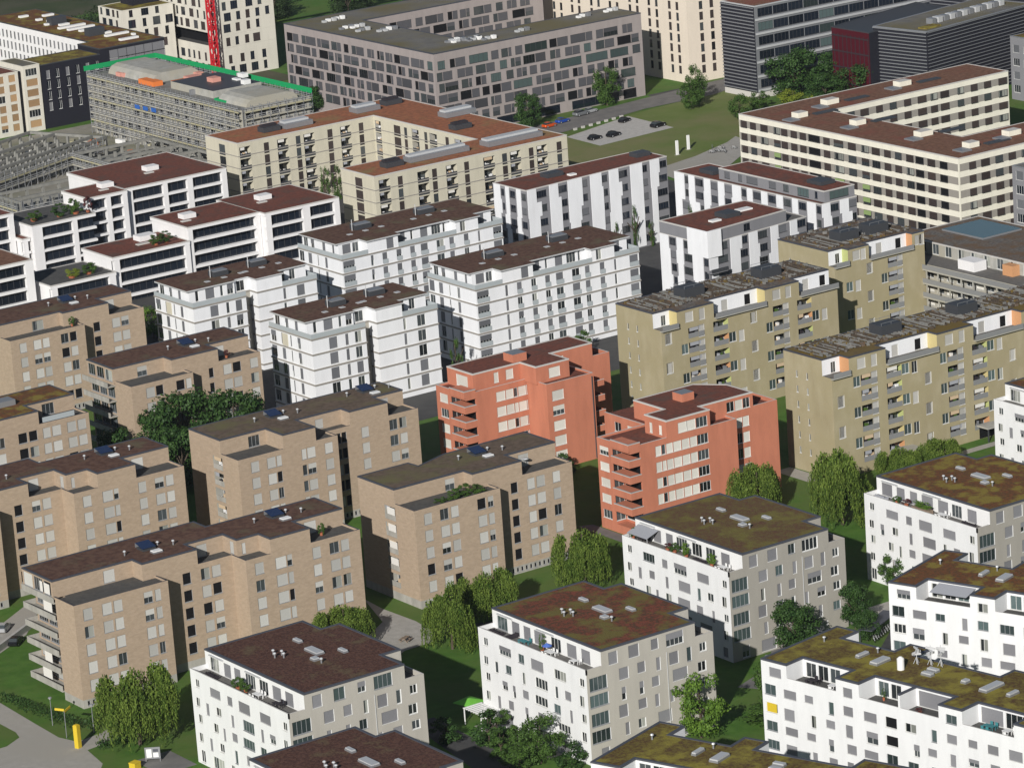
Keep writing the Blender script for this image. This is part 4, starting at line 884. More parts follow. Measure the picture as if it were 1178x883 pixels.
def strip(p, q, cols, nf=6):
    """recess-coloured window strips: a grey band set on the cream wall, with dark windows in it"""
    p, q = Vector(p), Vector(q); d = (q-p).normalized(); n = Vector((d.y, -d.x)); Ln = (q-p).length; ang = math.atan2(d.y, d.x)
    for k in range(nf):
        z = 17.0-3.1*k; m = b.mb('window_strip'); a, c = p+d*.25+n*.01, q-d*.25+n*.01; a2, c2 = a+n*.06, c+n*.06
        m.poly([(*a2,z-.05),(*c2,z-.05),(*c2,z+1.65),(*a2,z+1.65)], 'strip_grey')
        m.poly([(*a,z+1.65),(*a2,z+1.65),(*c2,z+1.65),(*c,z+1.65)][::-1], 'strip_grey'); m.poly([(*a,z-.05),(*c,z-.05),(*c2,z-.05),(*a2,z-.05)][::-1], 'strip_grey')
        for u, w, *t in cols:
            if u+w > Ln-.4: continue
            o = p+d*u+n*.285; r = b.r.random(); st = 'blind'
            if t and t[0] == 'c': st = 'half' if r < .5 else 'curt'
            elif t and t[0] == 'l': st = 'void'
            elif r < .14: st = 'glass'
            elif r < .22: st = 'curt'
            b.w.append(((o.x, o.y, z+.02), ang, w, 1.6, st))
            if t and t[0] == 'c' and r < .3: mm = MB(); A, B_ = o+n*.02-d*.02, o+n*.02+d*w; mm.poly([(A.x,A.y,z+.55),(B_.x,B_.y,z+.55),(B_.x-n.x*.05,B_.y-n.y*.05,z+1.6),(A.x-n.x*.05,A.y-n.y*.05,z+1.6)], 'awning_green'); mm.build('awning', b.root)
P = b.L(U)
strip(P[7], P[0], WZ); strip(P[0], P[1], [(3,2),(6.6,2.6),(11,2.3),(15,2.2),(19,2.2),(23,2.2),(28,2.2),(33,2.5),(38,2.2)]); strip(P[4], P[5], [(2,2),(5.4,2.2),(9.4,2.6),(14.4,2.1),(18.8,2.2),(23.4,2.2),(27.8,2.8),(32,2.2),(35.2,2.8),(40.8,2.1),(45.2,2.2),(49.6,2.3),(54.4,2.8)])
for x, y, w in ((143,80,4),(157,86,5),(182,88,5),(146,62,4),(147,40,5),(160,24,5),(182,24,5),(146,22,4)):
    m = MB(); m.box(x-ox, y-oy, 20.08, x+w*.75-ox, y+2.6-oy, 21.3, 'cream2', 'coping_lt'); m.build('roof_house', b.root)
    m = MB(); m.box(x-4-ox, y-2-oy, 20.06, x-1-ox, y+1.4-oy, 20.4, 'metal'); m.box(x+w+1.2-ox, y-.6-oy, 20.06, x+w+8-ox, y+1.2-oy, 20.35, 'metal_dk'); m.build('roof_plant', b.root)
b.finish()

# ------------------------------------------------------------------ mauve block
b = Bld('mauve_apartment_block', 'long mauve grey block with staggered windows at the top, street trees before it', 160, 250, 0, sub=False, blind='blind_mauve', frame='frame_d', styles=(('blind', 5), ('glass', 3), ('half', 2.5), ('void', 1.2), ('teal', .6)), seed=93)
def stag(Ln, n, teal=0):
    out = []
    for k in range(n):
        u = b.r.uniform(.6, 2.5)
        while u < Ln-3:
            w = b.r.choice((2.4, 3.4, 5.0, 6.2, 7.4)); w = min(w, Ln-.8-u)
            st = 'teal' if b.r.random() < teal else None
            
            f = b.r.uniform(.3, .7)
            if w > 3 and not st: out += [(u, 3.15+3.06*k, u+w*f-.04, 5.45+3.06*k, b.r.choice(('blind','glass','void'))), (u+w*f+.04, 3.15+3.06*k, u+w, 5.45+3.06*k, b.r.choice(('blind','blind','half')))]
            else: out.append((u, 3.15+3.06*k, u+w, 5.45+3.06*k)+((st,) if st else ()))
            u += w+b.r.uniform(.7, 1.7)
    return out
U = [(127,212.4),(196,212.4),(196,226.6),(143.6,226.6),(143.6,271.4),(205,271.4),(205,287),(127,287)]
b.prism(U, 0, 23, 'mauve', {0: stag(69, 6, .16)+[(4,.3,17,2.6,'navy'),(19,.3,40,2.6,'navy'),(44,.3,60,2.6,'navy'),(61.5,.2,66,2.8,'void')], 7: stag(74.6, 6), 4: stag(61, 6), 2: stag(52, 6)}, roof='roof_grey', cop='coping_dk', cw=.4, depth=.18)
for i in range(16):
    x, y = (b.r.uniform(130, 192), b.r.uniform(216, 222)) if i < 9 else (b.r.uniform(131, 139), b.r.uniform(226, 280))
    m = MB(); ox, oy = b.o
    for k in range(3): m.box(x-ox+k*1.6, y-oy+.5*(k%2), 23.05, x-ox+k*1.6+1.1, y-oy+1.2+.5*(k%2), 23.6+.2*k, b.r.choice(('metal_lt','metal','white_paint')))
    m.build('roof_plant', b.root)
b.finish()

# ------------------------------------------------------------------ tall beige slab, dark office pair, red glazed link
b = Bld('beige_high_rise', 'tall beige slab with thin vertical window pairs, cut by the top edge', 224, 255, 0, 'high-rise', sub=False, blind='blind_brown', frame='frame_d', styles=(('blind', 5), ('glass', 3), ('void', 1)), seed=94)
b.prism([(213.4,214.6),(236,213),(236,300),(213.4,300)], 0, 44, 'beige', {3: fl([(u, 1.25) for u in (3,6.5,12,15.5,21.5,25,30.5,34,40,43.5,49,52.5,58.5,62,67.5,71,77,80.5)], 13, 2.4, 2.2, 3.0), 0: fl([(4.2,1.25),(7.8,1.25),(13.5,1.25),(17,1.25)], 13, 2.4, 2.2, 3.0)}, roof='roof_grey', depth=.22); b.finish()
def louvres(b, p, q, z0, z1, dz, t, out, mat):
    p, q = Vector(p), Vector(q); d = (q-p).normalized(); n = Vector((d.y, -d.x)); m = b.mb('louvre'); z = z0
    while z < z1:
        a, c = p+n*.012, q+n*.012; a2, c2 = p+n*out, q+n*out
        m.poly([(*a2,z),(*c2,z),(*c2,z+t),(*a2,z+t)], mat); m.poly([(*a,z+t),(*a2,z+t),(*c2,z+t),(*c,z+t)][::-1], mat); m.poly([(*a,z),(*c,z),(*c2,z),(*a2,z)][::-1], mat)
        z += dz
b = Bld('office_building', 'dark striped office building with grey window bands, top right, behind the round trees', 240, 190, 0, 'office building', sub=False, frame='frame_d', styles=(('navy', 1),), seed=95)
U = [(211.8,182.4),(300,182.4),(300,197),(211.8,197)]
b.prism(U, 1.6, 25.4, 'metal', {0: [(u, 2.9+3.9*k, min(u+5.2, 87.8), 5.2+3.9*k, 'navy' if b.r.random() < .85 else 'teal') for k in range(6) for u in [1.2+5.35*j for j in range(17)]]}, roof='roof_redbrown', cop='metal_lt', cw=.5, mats={3: 'black_wall'})
b.prism(U, 0, 1.6, 'coping_lt', part='plinth')
P = b.L(U); louvres(b, P[3], P[0], 2, 25, .95, .26, .3, 'metal'); louvres(b, P[0], P[1], 1.9, 25, 3.9, .55, .25, 'metal_lt'); b.finish()
b = Bld('office_building', 'dark office building wrapped in pale louvres, white plant row on its roof, top right', 250, 148, 9, 'office building', sub=False, frame='frame_d', styles=(('navy', 1),), seed=96, absol=False)
U = [(-20,-10),(24,-10),(24,8.6),(-20,8.6)]
b.prism(U, 0, 20.5, 'black_wall', roof='roof_grey', cop='metal', cw=.5, local=True); louvres(b, U[3], U[0], .8, 20.4, .92, .22, .32, 'metal'); louvres(b, U[0], U[1], .8, 20.4, .92, .14, .32, 'metal'); louvres(b, U[1], U[2], .8, 20.4, .92, .2, .32, 'metal')
for k in range(12): b.box('roof_plant', -11+2.6*k, -4.6, 20.55, -9.3+2.6*k, -2.4, 22.0, 'metal_lt' if k % 2 else 'metal', single=True, local=True)
b.box('roof_garden', -17.5, -8, 20.56, -11.5, -5, 20.9, 'sedum_green', single=True, local=True); b.finish()
b = Bld('glazed_hall', 'low hall with dark red glazing between the two dark office buildings', 238, 165, 0, 'office building', sub=False, seed=97)
b.prism([(225,150.5),(262,158),(262,174),(225,166)], 0, 19.6, 'black_wall', roof='metal_dk', mats={3: 'glass_red'}, cop='metal_dk', cw=.4)
for k in range(9):
    y = 150.9+1.75*k; b.mb('mullion').box(225-.12-b.o[0], y-b.o[1], .2, 225-.01-b.o[0], y+.14-b.o[1], 18.2, 'furn_dark')
for z in (4.6, 8.9, 13.2, 17.4): b.mb('mullion').box(225-.16-b.o[0], 150.6-b.o[1], z, 225-.121-b.o[0], 165.9-b.o[1], z+.4, 'furn_dark')
b.finish()
b = Bld('office_building', 'dark striped wing at the top right corner with a rusty roof', 295, 156, 9, 'office building', sub=False, seed=98, absol=False)
U = [(-16,-9),(60,-9),(60,30),(-16,30)]; b.prism(U, 0, 26, 'black_wall', roof='roof_rust', cop='metal', cw=.6, local=True); louvres(b, U[3], U[0], .8, 26, .92, .2, .32, 'metal'); louvres(b, U[0], U[1], .8, 26, .92, .2, .32, 'metal'); b.finish()
b = Bld('office_building', 'grey banded building cut by the right edge, beside the banded cream block', 160, 0, 0, 'office building', sub=False, blind='blind_mid', styles=(('navy', 3), ('blind', 3)), seed=99)
b.prism([(145.6,-14),(178,-14),(178,7.4),(145.6,7.4)], 0, 18.2, 'zig_grey', {3: fl([(1.2,2.4),(5,2.4),(9,2.4),(13,2.4),(17,2.4)], 5, 2, 2, 3.3), 0: fl([(1,2.4),(5,2.4)], 5, 2, 2, 3.3)}, roof='roof_grey', cop='metal', cw=.4); b.finish()
b = Bld('office_building', 'pale grey building at the right edge under the dark louvred one, moss on its roof', 270, 120, 0, 'office building', sub=False, blind='blind_mid', styles=(('navy', 3), ('blind', 3)), seed=100)
b.prism([(253,96),(300,96),(300,126),(253,126)], 0, 17, 'zig_grey', {3: fl([(u, 2.4) for u in (1,5,9,13,17,21,25)], 4, 2, 2, 3.6)}, roof='sedum_green', cop='metal', cw=.4); b.finish()

# ------------------------------------------------------------------ grey galleried block right
b = Bld('gallery_apartment_block', 'grey block with open concrete galleries and blue solar roof, right edge behind the olive blocks', 100, -40, 0, seed=101, blind='blind_white', styles=(('glass', 4), ('curt', 2), ('blind', 2)))
b.prism([(82,-80),(112,-80),(112,-19.4),(82,-19.4)], 0, 14.9, 'concrete', {3: fl([(u, 2.2) for u in [1+3.1*j for j in range(19)]], 5, .5, 2.2, 2.95), 0: fl([(2,2),(7,2),(13,2),(19,2),(25,2)], 5, .8, 1.8, 2.95)}, roof='terrace', rpart='terrace')
ox, oy = b.o
for k in range(5):
    z = 2.95*(k+1); b.box('gallery', 79.4, -80, z-.35, 81.98, -20, z, 'concrete', single=True)
    b.box('railing', 79.35, -79.9, z+.02, 79.45, -20.1, z+.95, 'railing', single=True)
for k in range(17):
    y = -20.6-3.6*k; b.box('gallery_post', 79.6, y, 0, 79.85, y+.25, 14.3, 'concrete', single=True)
b.prism([(88,-76),(110,-76),(110,-21),(88,-21)], 14.95, 17.6, 'concrete', {3: fl([(u, 2) for u in [2+4*j for j in range(13)]], 1, 15.2, 2.2)}, roof='roof_plants', cop='coping_lt', cw=.3)
m = MB(); m.box(96-ox, -38-oy, 17.7, 107-ox, -25-oy, 18.1, 'metal', 'solar_teal'); m.build('solar_roof', b.root)
b.box('roof_cabin', 86, -58, 14.95, 87.99, -55, 17.2, 'orange', single=True); b.box('roof_cabin', 83.6, -49, 14.95, 87, -44, 17.0, 'terrace_white', single=True); b.box('lift_house', 90, -68, 17.65, 96, -60, 19.6, 'metal_dk', single=True)
b.finish()

# ------------------------------------------------------------------ upper left: black block, white grid block, white tower
b = Bld('black_apartment_block', 'black block with thin white window frames, its long rear wing white, upper left', 90, 330, 0, sub=False, frame='frame_w', styles=(('navy', 1), ('blind', 1)), seed=111)
fw = [(u, z, u+1.1, z+2.4) for z in (4.9, 7.9, 10.9, 13.9) for u in (2,5,8.2,11.4,14.6,17.6)]+[(u, z, u+1.1, z+2.4) for z in (7.9, 10.9, 13.9, 16.2) for u in (22.4,25.2,28,30.8,33.6,36.4)]
b.prism([(64.6,316.4),(84,316.4),(84,329),(64.6,329)], 0, 18, 'black_wall', {0: [w for w in fw if w[0] < 19]}, roof='sedum_green', cop='metal_dk', cw=.3)
b.prism([(84.02,316.4),(105,316.4),(105,392),(87.6,392),(87.6,329),(84.02,329)], 0, 19.4, 'black_wall', {0: [(w[0]-19.4,)+w[1:] for w in fw if w[0] > 20], 3: fl([(u, 1.2) for u in [1+2.4*j for j in range(25)]], 5, 2.4, 2.3, 3.2)}, roof='sedum_ochre', cop='metal_dk', cw=.3, mats={3: 'terrace_white', 4: 'terrace_white'})
for k in range(14):
    b.box('roof_box', 89+b.r.uniform(0, 13), 322+4.6*k, 19.45, 91+b.r.uniform(0, 13.5), 323.4+4.6*k, 20, 'white_paint', single=True)
b.box('lift_house', 92, 336, 19.45, 97, 339, 21.6, 'metal_dk', single=True); b.box('lift_house', 94, 362, 19.45, 99, 365, 21.6, 'metal_dk', single=True); b.finish()
b = Bld('grid_apartment_block', 'white gridded block with tan blinds at the upper left edge, beside the black block', 48, 324, 0, sub=False, blind='blind_tan', frame='frame_w', styles=(('blind', 5), ('half', 1), ('glass', 1)), seed=112)
b.prism([(30,316),(57.6,316),(57.6,330),(30,330)], 0, 17.6, 'ivory', {0: fl([(u, 2.1) for u in (1,5,9,13,17,21,24.6)], 6, 1.2, 2, 2.75)}, roof='roof_red', cop='ivory', cw=.3, depth=.5)
b.prism([(57.62,317.4),(59.2,317.4),(59.2,330),(57.62,330)], 0, 17.2, 'black_wall'); b.prism([(59.22,316),(64.5,316),(64.5,330),(59.22,330)], 0, 18.6, 'ivory', {0: fl([(.8,3.6)], 6, 1.2, 2, 2.9)}, roof='roof_grey', cop='ivory', cw=.3, depth=.5); b.finish()
b = Bld('white_office_tower', 'off white tower with irregular dark windows behind the red crane, top left', 140, 352, 0, 'office building', sub=False, frame='frame_d', blind='blind_brown', styles=(('navy', 5), ('blind', 3), ('glass', 1)), seed=113)
def irr(Ln, z0, z1):
    out = []; z = z0
    while z+2 < z1:
        u = b.r.uniform(.8, 2.4)
        while u < Ln-2: w = b.r.choice((1.2, 1.4, 2.4)); out.append((u, z+.3, u+w, z+2.7)); u += w+b.r.uniform(1.2, 3.2)
        z += 3.3
    return out
b.prism([(135.4,336),(153.8,336),(153.8,372),(135.4,372)], 12.6, 24, 'ivory', {0: irr(18, 13, 24), 3: irr(36, 13, 24)}, roof='roof_rust', cop='ivory', cw=.4, bottom=True)
b.prism([(135.4,336),(153.8,336),(153.8,344),(135.4,344)], 8.8, 12.58, 'ivory', {0: irr(18, 9, 12.5), 3: irr(8, 9, 12.5)}, part='wall')
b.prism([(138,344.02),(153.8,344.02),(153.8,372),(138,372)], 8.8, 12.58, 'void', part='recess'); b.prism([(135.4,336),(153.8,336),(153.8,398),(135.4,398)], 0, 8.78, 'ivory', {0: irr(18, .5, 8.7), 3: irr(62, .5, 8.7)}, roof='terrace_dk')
b.prism([(117.4,362),(134,360.6),(134,376),(117.4,376)], 0, 20, 'ivory', {3: irr(14, 1, 20), 0: irr(16, 1, 20)}, roof='sedum_green', cop='ivory', cw=.4); b.box('lift_house', 124, 367, 20.05, 133, 374, 23, 'black_wall', single=True); b.finish()
# long dark hall behind the mauve block
b = Bld('dark_hall', 'long dark flat hall along the top edge behind the mauve block', 190, 330, 0, 'hall', sub=False, seed=114)
b.prism([(150,305),(250,305),(250,318),(150,318)], 0, 12, 'black_wall', roof='coping_dk', cop='metal', cw=.6, mats={3: 'metal_dk'}); b.finish()

# ------------------------------------------------------------------ construction site
rs = random.Random(77)
b = Bld('scaffolded_building', 'unfinished grey building wrapped in scaffolding with green netting and orange tarps on top', 82, 260, 0, 'building site', sub=False, seed=120)
ox, oy = b.o; X0, X1, Y0, Y1, HZ = 71.5, 92, 220, 300, 16.5
b.prism([(X0,Y0),(X1,Y0),(X1,Y1),(X0,Y1)], 0, HZ, 'concrete', {3: [(u, .6+3.2*k, u+2.6, 2.9+3.2*k, 'void') for k in range(5) for u in [1+4.4*j for j in range(18)] if (u*7+k*3) % 5 > 1.6], 0: [(u, .6+3.2*k, u+2.4, 2.9+3.2*k, 'void') for k in range(5) for u in (1,5,9,13,17)]}, roof='concrete_dk')
def scaffold(b, p, q, z1, dz=2.0, st=2.6, dep=1.1):
    p, q = Vector(p), Vector(q); d = q-p; L_ = d.length; d.normalize(); n = Vector((d.y, -d.x)); m = b.mb('scaffold_lattice'); dk = b.mb('scaffold_deck')
    k = 0
    while k*st <= L_+.1:
        for o in (.25, dep): a = p+d*(k*st)+n*o; m.bar((a.x,a.y,0), (a.x,a.y,z1+1.1), .13, 'metal')
        k += 1
    z = dz
    while z <= z1+.1:
        A, B_ = p+n*.25, q+n*.25; A2, B2 = p+n*dep, q+n*dep
        dk.poly([(*A,z),(*A2,z),(*B2,z),(*B_,z)], 'concrete_dk'); dk.poly([(*A2,z-.2),(*B2,z-.2),(*B2,z+.25),(*A2,z+.25)], ('concrete','concrete','scaffold_yellow')[int(z/dz) % 3])
        for h in (.55, 1.05): m.bar((*A2,z+h), (*B2,z+h), .09, 'metal_lt')
        z += dz
    for k in range(int(L_/st/3)):
        a = p+d*(k*st*3)+n*dep; c = p+d*((k*3+1)*st)+n*dep
        for j in range(int(z1/dz)): m.bar((a.x,a.y,j*dz), (c.x,c.y,(j+1)*dz), .09, 'metal')
P = b.L([(X0,Y0),(X1,Y0),(X1,Y1),(X0,Y1)])
for i in range(4): scaffold(b, P[i], P[(i+1)%4], HZ)
for (p, q) in ((P[1], P[2]), (P[2], P[3])):
    b.parapet([Vector(p)*1.0+Vector((1.2,0 if p==P[1] else 1.2)), Vector(q)+Vector((1.2 if q==P[2] else -1.2, 1.2))], 17.3, 18.7, 'tarp_green', .1, part='safety_netting', local=True)
def vault(x0, y0, x1, y1, z, h):
    m = MB(); n = 10; ox, oy = b.o
    for k in range(n):
        a0, a1 = math.pi*k/n, math.pi*(k+1)/n; c = lambda a: ((x0+x1)/2-(x1-x0)/2*math.cos(a)-ox, z+h*min(1, math.sin(a)*1.35))
        (xa, za), (xb, zb) = c(a0), c(a1); m.poly([(xa,y0-oy,za),(xb,y0-oy,zb),(xb,y1-oy,zb),(xa,y1-oy,za)][::-1], 'concrete')
        m.poly([(xa,y0-oy,z),(xb,y0-oy,z),(xb,y0-oy,zb),(xa,y0-oy,za)], 'concrete'); m.poly([(xa,y1-oy,z),(xb,y1-oy,z),(xb,y1-oy,zb),(xa,y1-oy,za)][::-1], 'concrete')
    m.build('roof_vault', b.root)
vault(75, 272, 90, 296, HZ+.03, 2.6); vault(74, 222, 90, 236, HZ+.03, 2.2)
b.box('roof_slab', 75, 240, HZ+.04, 90, 262, HZ+2.0, 'concrete', single=True, top='metal_dk')
for x, y, w, d, h, c in ((73,268,3,8,1.3,'tarp_orange'),(77,262,4,3.4,1.4,'tarp_orange'),(86,258,3,4,1,'tarp_orange'),(83,266,4,3,1.2,'tarp_pink'),(88,270,2,5,1.1,'tarp_pink'),(81,250,2.6,3,3.2,'tarp_pink'),(74,232,1.5,6,.6,'tarp_green')):
    o = MB(); o.box(x, y, HZ+.03 if h < 3 else HZ+2.02, x+w, y+d, HZ+h, c); o = o.build('material_stack'); o.location = (0,0,0)
    tag(o, {'tarp_orange':'orange tarp covered material stack on the scaffolded building roof', 'tarp_pink':'pinkish pallet load on the scaffolded building roof', 'tarp_green':'green sheet rolled along the front scaffold edge'}[c], 'building material', 'materials on the unfinished roof')
for k in range(26):
    x, y, s_ = rs.uniform(73,90), rs.uniform(222,298), rs.uniform(.8,2.6); zz = HZ+.03 if not (75 < x < 90 and 240 < y < 262) else HZ+2.02
    m = MB(); m.box(x-ox, y-oy, zz, x+s_-ox, y+rs.uniform(.8,3)-oy, zz+rs.uniform(.3,1.3), rs.choice(('tarp_orange','tarp_pink','concrete','white_paint','metal','metal_dk','scaffold_yellow'))); m.build('formwork', b.root)
for k in range(3):
    m = MB(); m.box(X0-1.35-ox, 263+4.4*k-oy, 10.6-.1*k, X0-1.2-ox, 265.4+4.4*k-oy, 11.7-.1*k, 'tarp_blue'); m.build('blue_sheet', b.root)
b.finish()
def skeleton(label, ox, oy, rot, nx, ny, st, z1, levels, seed, slabs=()):
    b = Bld('concrete_skeleton', label, ox, oy, rot, 'building site', absol=False, sub=False, seed=seed); r = random.Random(seed)
    bm = b.mb('beam_grating')
    for i in range(nx+1):
        for j in range(ny+1):
            x, y = i*st, j*st; m = MB(); m.box(x-.3, y-.3, 0, x+.3, y+.3, z1 if (i in (0,nx) or j in (0,ny) or r.random() < .6) else z1*.55, 'site_concrete'); m.build('column', b.root)
    for z in levels:
        for j in range(ny+1):
            if j in (0, ny) or z < z1 or r.random() < .5: bm.box(-.35, j*st-.38, z, nx*st+.35, j*st+.38, z+.7, 'site_concrete')
        for i in (0, nx): bm.box(i*st-.38, .39, z+.02, i*st+.38, ny*st-.39, z+.68, 'site_concrete')
    for (a, c, d, e, z) in slabs: b.box('floor_slab', a, c, z, d, e, z+.3, 'site_concrete', single=True, local=True)
    return b
b = skeleton('unfinished concrete frame of columns and beams at upper left, open ground inside', 9, 247, 23, 12, 6, 4.3, 5.4, (2.6, 5.4), 121, ((2,2,24,9,2.4),(0,0,50,28,.3)))
scaffold(b, (-.5,0), (50,0), 5.2); b.finish()
b = skeleton('dense grey concrete frame with scaffolding just behind the stepped white house, left', 2, 214, 0, 8, 3, 4.6, 5.6, (2.4, 5.6), 122, ((0,3,26,12,2.75),))
scaffold(b, (0,-.4), (36,-.4), 5.4); scaffold(b, (0,13), (0,0), 5.4); b.finish()
b = skeleton('low grey concrete frame on the open site, directly before the scaffolded building', 43, 222, 0, 5, 8, 4.8, 4.2, (1.8, 4.2), 123, ((0,0,24,12,2.1),(0,20,14,38,2.1)))
scaffold(b, (0,38.4), (0,0), 4.0); scaffold(b, (0,-.4), (24,-.4), 4.0); b.finish()
for i in range(26):
    x, y = rs.uniform(8,70), rs.uniform(262,308)
    o = MB(); w_, d_ = rs.uniform(1,4), rs.uniform(.8,2.5); o.box(0, 0, .05, w_, d_, rs.uniform(.5,1.8), rs.choice(('concrete','scaffold_yellow','concrete_dk','tarp_orange','white_paint','bark','metal'))); o = o.build('material_stack'); o.location = (x, y, 0); o.rotation_euler = (0,0,rs.uniform(0,3)); tag(o, 'stack of building material lying on the bare ground of the building site', 'building material', 'material stacks on the site ground')
t = thing('tower_crane', 'red lattice mast of a tower crane rising past the top edge', 'crane', (131.5, 334.5, 0))
m = MB(); w = .85
for sx in (-w, w):
    for sy in (-w, w): m.bar((sx,sy,0), (sx,sy,46), .34, 'paint_red')
for k in range(17):
    z = 1+2.7*k
    for (a, c) in (((-w,-w),(w,-w)),((w,-w),(w,w)),((w,w),(-w,w)),((-w,w),(-w,-w))):
        m.bar((*a,z), (*c,z+2.7 if k % 2 else z), (.2), 'paint_red'); m.bar((*c,z), (*a,z+2.7), .2, 'paint_red')
m.build('mast_lattice', t); m = MB(); m.box(-3,-3,0,3,3,1,'concrete'); m.build('base', t)
m = MB(); m.bar((-16,0,46.5), (50,0,46.5), .9, 'paint_red', 1.4); m.build('jib', t)
m = MB(); m.box(-.4,-2.4,39.5,.5,-1.4,41.5,'white_paint'); m.build('cab', t)

# ------------------------------------------------------------------ ground
def sheet(name, pts, z, mat, kind='structure'):
    m = MB(); m.poly([(x, y, z) for x, y in pts], mat); o = m.build(name); o['kind'] = kind; return o
def rect(x0, y0, x1, y1): return [(x0,y0),(x1,y0),(x1,y1),(x0,y1)]
sheet('ground', rect(-1500,-1500,1500,1500), 0, 'grass')
sheet('paving', rect(-50,-8,50,215), .02, 'asphalt'); sheet('paving', rect(50.02,-8,136,240), .02, 'asphalt')
sheet('site_ground', [(-4,208),(70,208),(112,216),(112,312),(20,312)], .04, 'earth')
sheet('meadow', [(130,136),(178,136),(215,186),(215,199),(184,196),(175,194),(150,186.5),(140,181),(126,178)], .06, 'meadow')
sheet('parking_lot', [(149.7,186),(148.8,170),(174.7,172.1),(175.9,193.9)], .08, 'gravel_lt')
sheet('road', [(118,204),(153,204.5),(187,208.5),(206,210.6),(232,213),(226,203),(208,197.2),(184.7,197.8),(152,191.6),(118,180)], .07, 'road_far')
sheet('footpath', [(139.7,135.5),(156.6,139.6),(172,146),(178,150),(176,139),(155.9,124.4),(137.1,122.1)], .075, 'gravel')
sheet('street', rect(112.02,240.02,127,420), .03, 'road_far'); sheet('street', rect(196,200,212,212), .03, 'asphalt')
sheet('yard', rect(-60,318,150,470), .025, 'wild')
sheet('rail_land', rect(-100,470,400,700), .03, 'wild')
sheet('path', [(-168,-82.6),(-168.5,-92.6),(-169.1,-105.6),(-169.4,-114),(-168.2,-118),(-163.4,-117.2),(-155.5,-113.5),(-154.6,-115.6),(-163.6,-121.6),(-168.9,-122.4),(-170.1,-129.4),(-175,-135.8),(-200,-130),(-200,-80)], .03, 'gravel')
sheet('lawn', [(-173.3,-100.2),(-173.3,-106.9),(-174,-109.4),(-177.4,-111.5),(-183,-111.5),(-183,-99)], .05, 'grass')
sheet('parking_strip', [(-157,-63),(-141.7,-51.5),(-141.8,-56.6),(-148.9,-65.5),(-157.2,-71)], .03, 'gravel')
sheet('path', [(-97.3,-92.5),(-98,-99.6),(-97.6,-109.2),(-98.6,-117),(-101.5,-120.2),(-107.3,-120.4),(-113.5,-124.2),(-112.3,-113.3),(-107.1,-109.4),(-101.8,-105.4)], .03, 'gravel')
sheet('path', [(-98.3,-114.5),(-98.8,-117.5),(-88,-122),(-60,-124),(-60,-121.5),(-88,-119)], .035, 'asphalt')
sheet('path', [(-79.5,-174.1),(-71.3,-171),(-66.5,-166.4),(-60,-160),(-58,-163.5),(-66,-172),(-76,-180)], .03, 'road_far')
sheet('path', rect(-47.5,-166,-32,-160), .03, 'gravel'); sheet('yard', [(-56,-180),(-42,-169),(-40,-176),(-54,-186)], .04, 'asphalt')
sheet('path', rect(-166,-140.5,-159.6,-132), .03, 'road_far')
sheet('driveway', [(-126,-150),(-121.6,-150),(-124.5,-190),(-133,-190)], .03, 'asphalt')
sheet('terrace', rect(-119.4,-178,-116.4,-158), .04, 'gravel')
sheet('plaza', [(-44.8,-88.6),(-47.5,-87.5),(-47.5,-104),(-44.8,-104)], .03, 'road_far'); sheet('path', [(-2,-88),(1.8,-88),(1.8,-104),(-2,-104)], .03, 'gravel')
sheet('path', rect(15,-106.5,80,-104.4), .03, 'gravel')
# low concrete kerb wall at the left edge
o = MB(); o.bar((-157.5,-70.5,.6), (-146,-62.4,.6), .5, 'gravel_lt', 1.2); o = o.build('low_wall'); tag(o, 'low pale concrete wall beside the parked car at the left edge', 'wall')

# ------------------------------------------------------------------ plants
TC = {}
def blob_crown(seed, leaf, w=1., h=1., n=46, per=150, ls=.056, zlo=.12, spread=.16, shape=1.0):
    """crown in a unit box (diameter 1, height 1): many small leaf faces in clumps through the volume"""
    r = random.Random(seed); m = MB(); cs = []
    while len(cs) < n:
        z = r.uniform(zlo, .93); t = (z-zlo)/(1-zlo); rad = .47*math.sin(math.pi*min(1, max(.05, t**shape*.86+.10)))**.65
        a = r.uniform(0, 6.283); q = rad*math.sqrt(r.uniform(.12, 1.0))
        cs.append((q*math.cos(a), q*math.sin(a), z, r.uniform(.65, 1.25)))
    for cx, cy, cz, s in cs:
        for _ in range(int(per*s)):
            d = Vector((r.gauss(0,1), r.gauss(0,1), r.gauss(0,.85))).normalized()*(spread*s*r.random()**.4)
            c = Vector((cx,cy,cz))+Vector((d.x*w, d.y*w, d.z*.8))
            nrm = (d.normalized()+Vector((r.gauss(0,.5), r.gauss(0,.5), r.gauss(.25,.5)))).normalized()
            u = nrm.orthogonal().normalized(); u = Matrix.Rotation(r.uniform(0,6.28), 3, nrm) @ u; v = nrm.cross(u); l = ls*r.uniform(.55,1.15)
            m.poly([c-u*l*.5, c+v*l*.34, c+u*l*.5, c-v*l*.34], leaf)
    return m.mesh('crown')
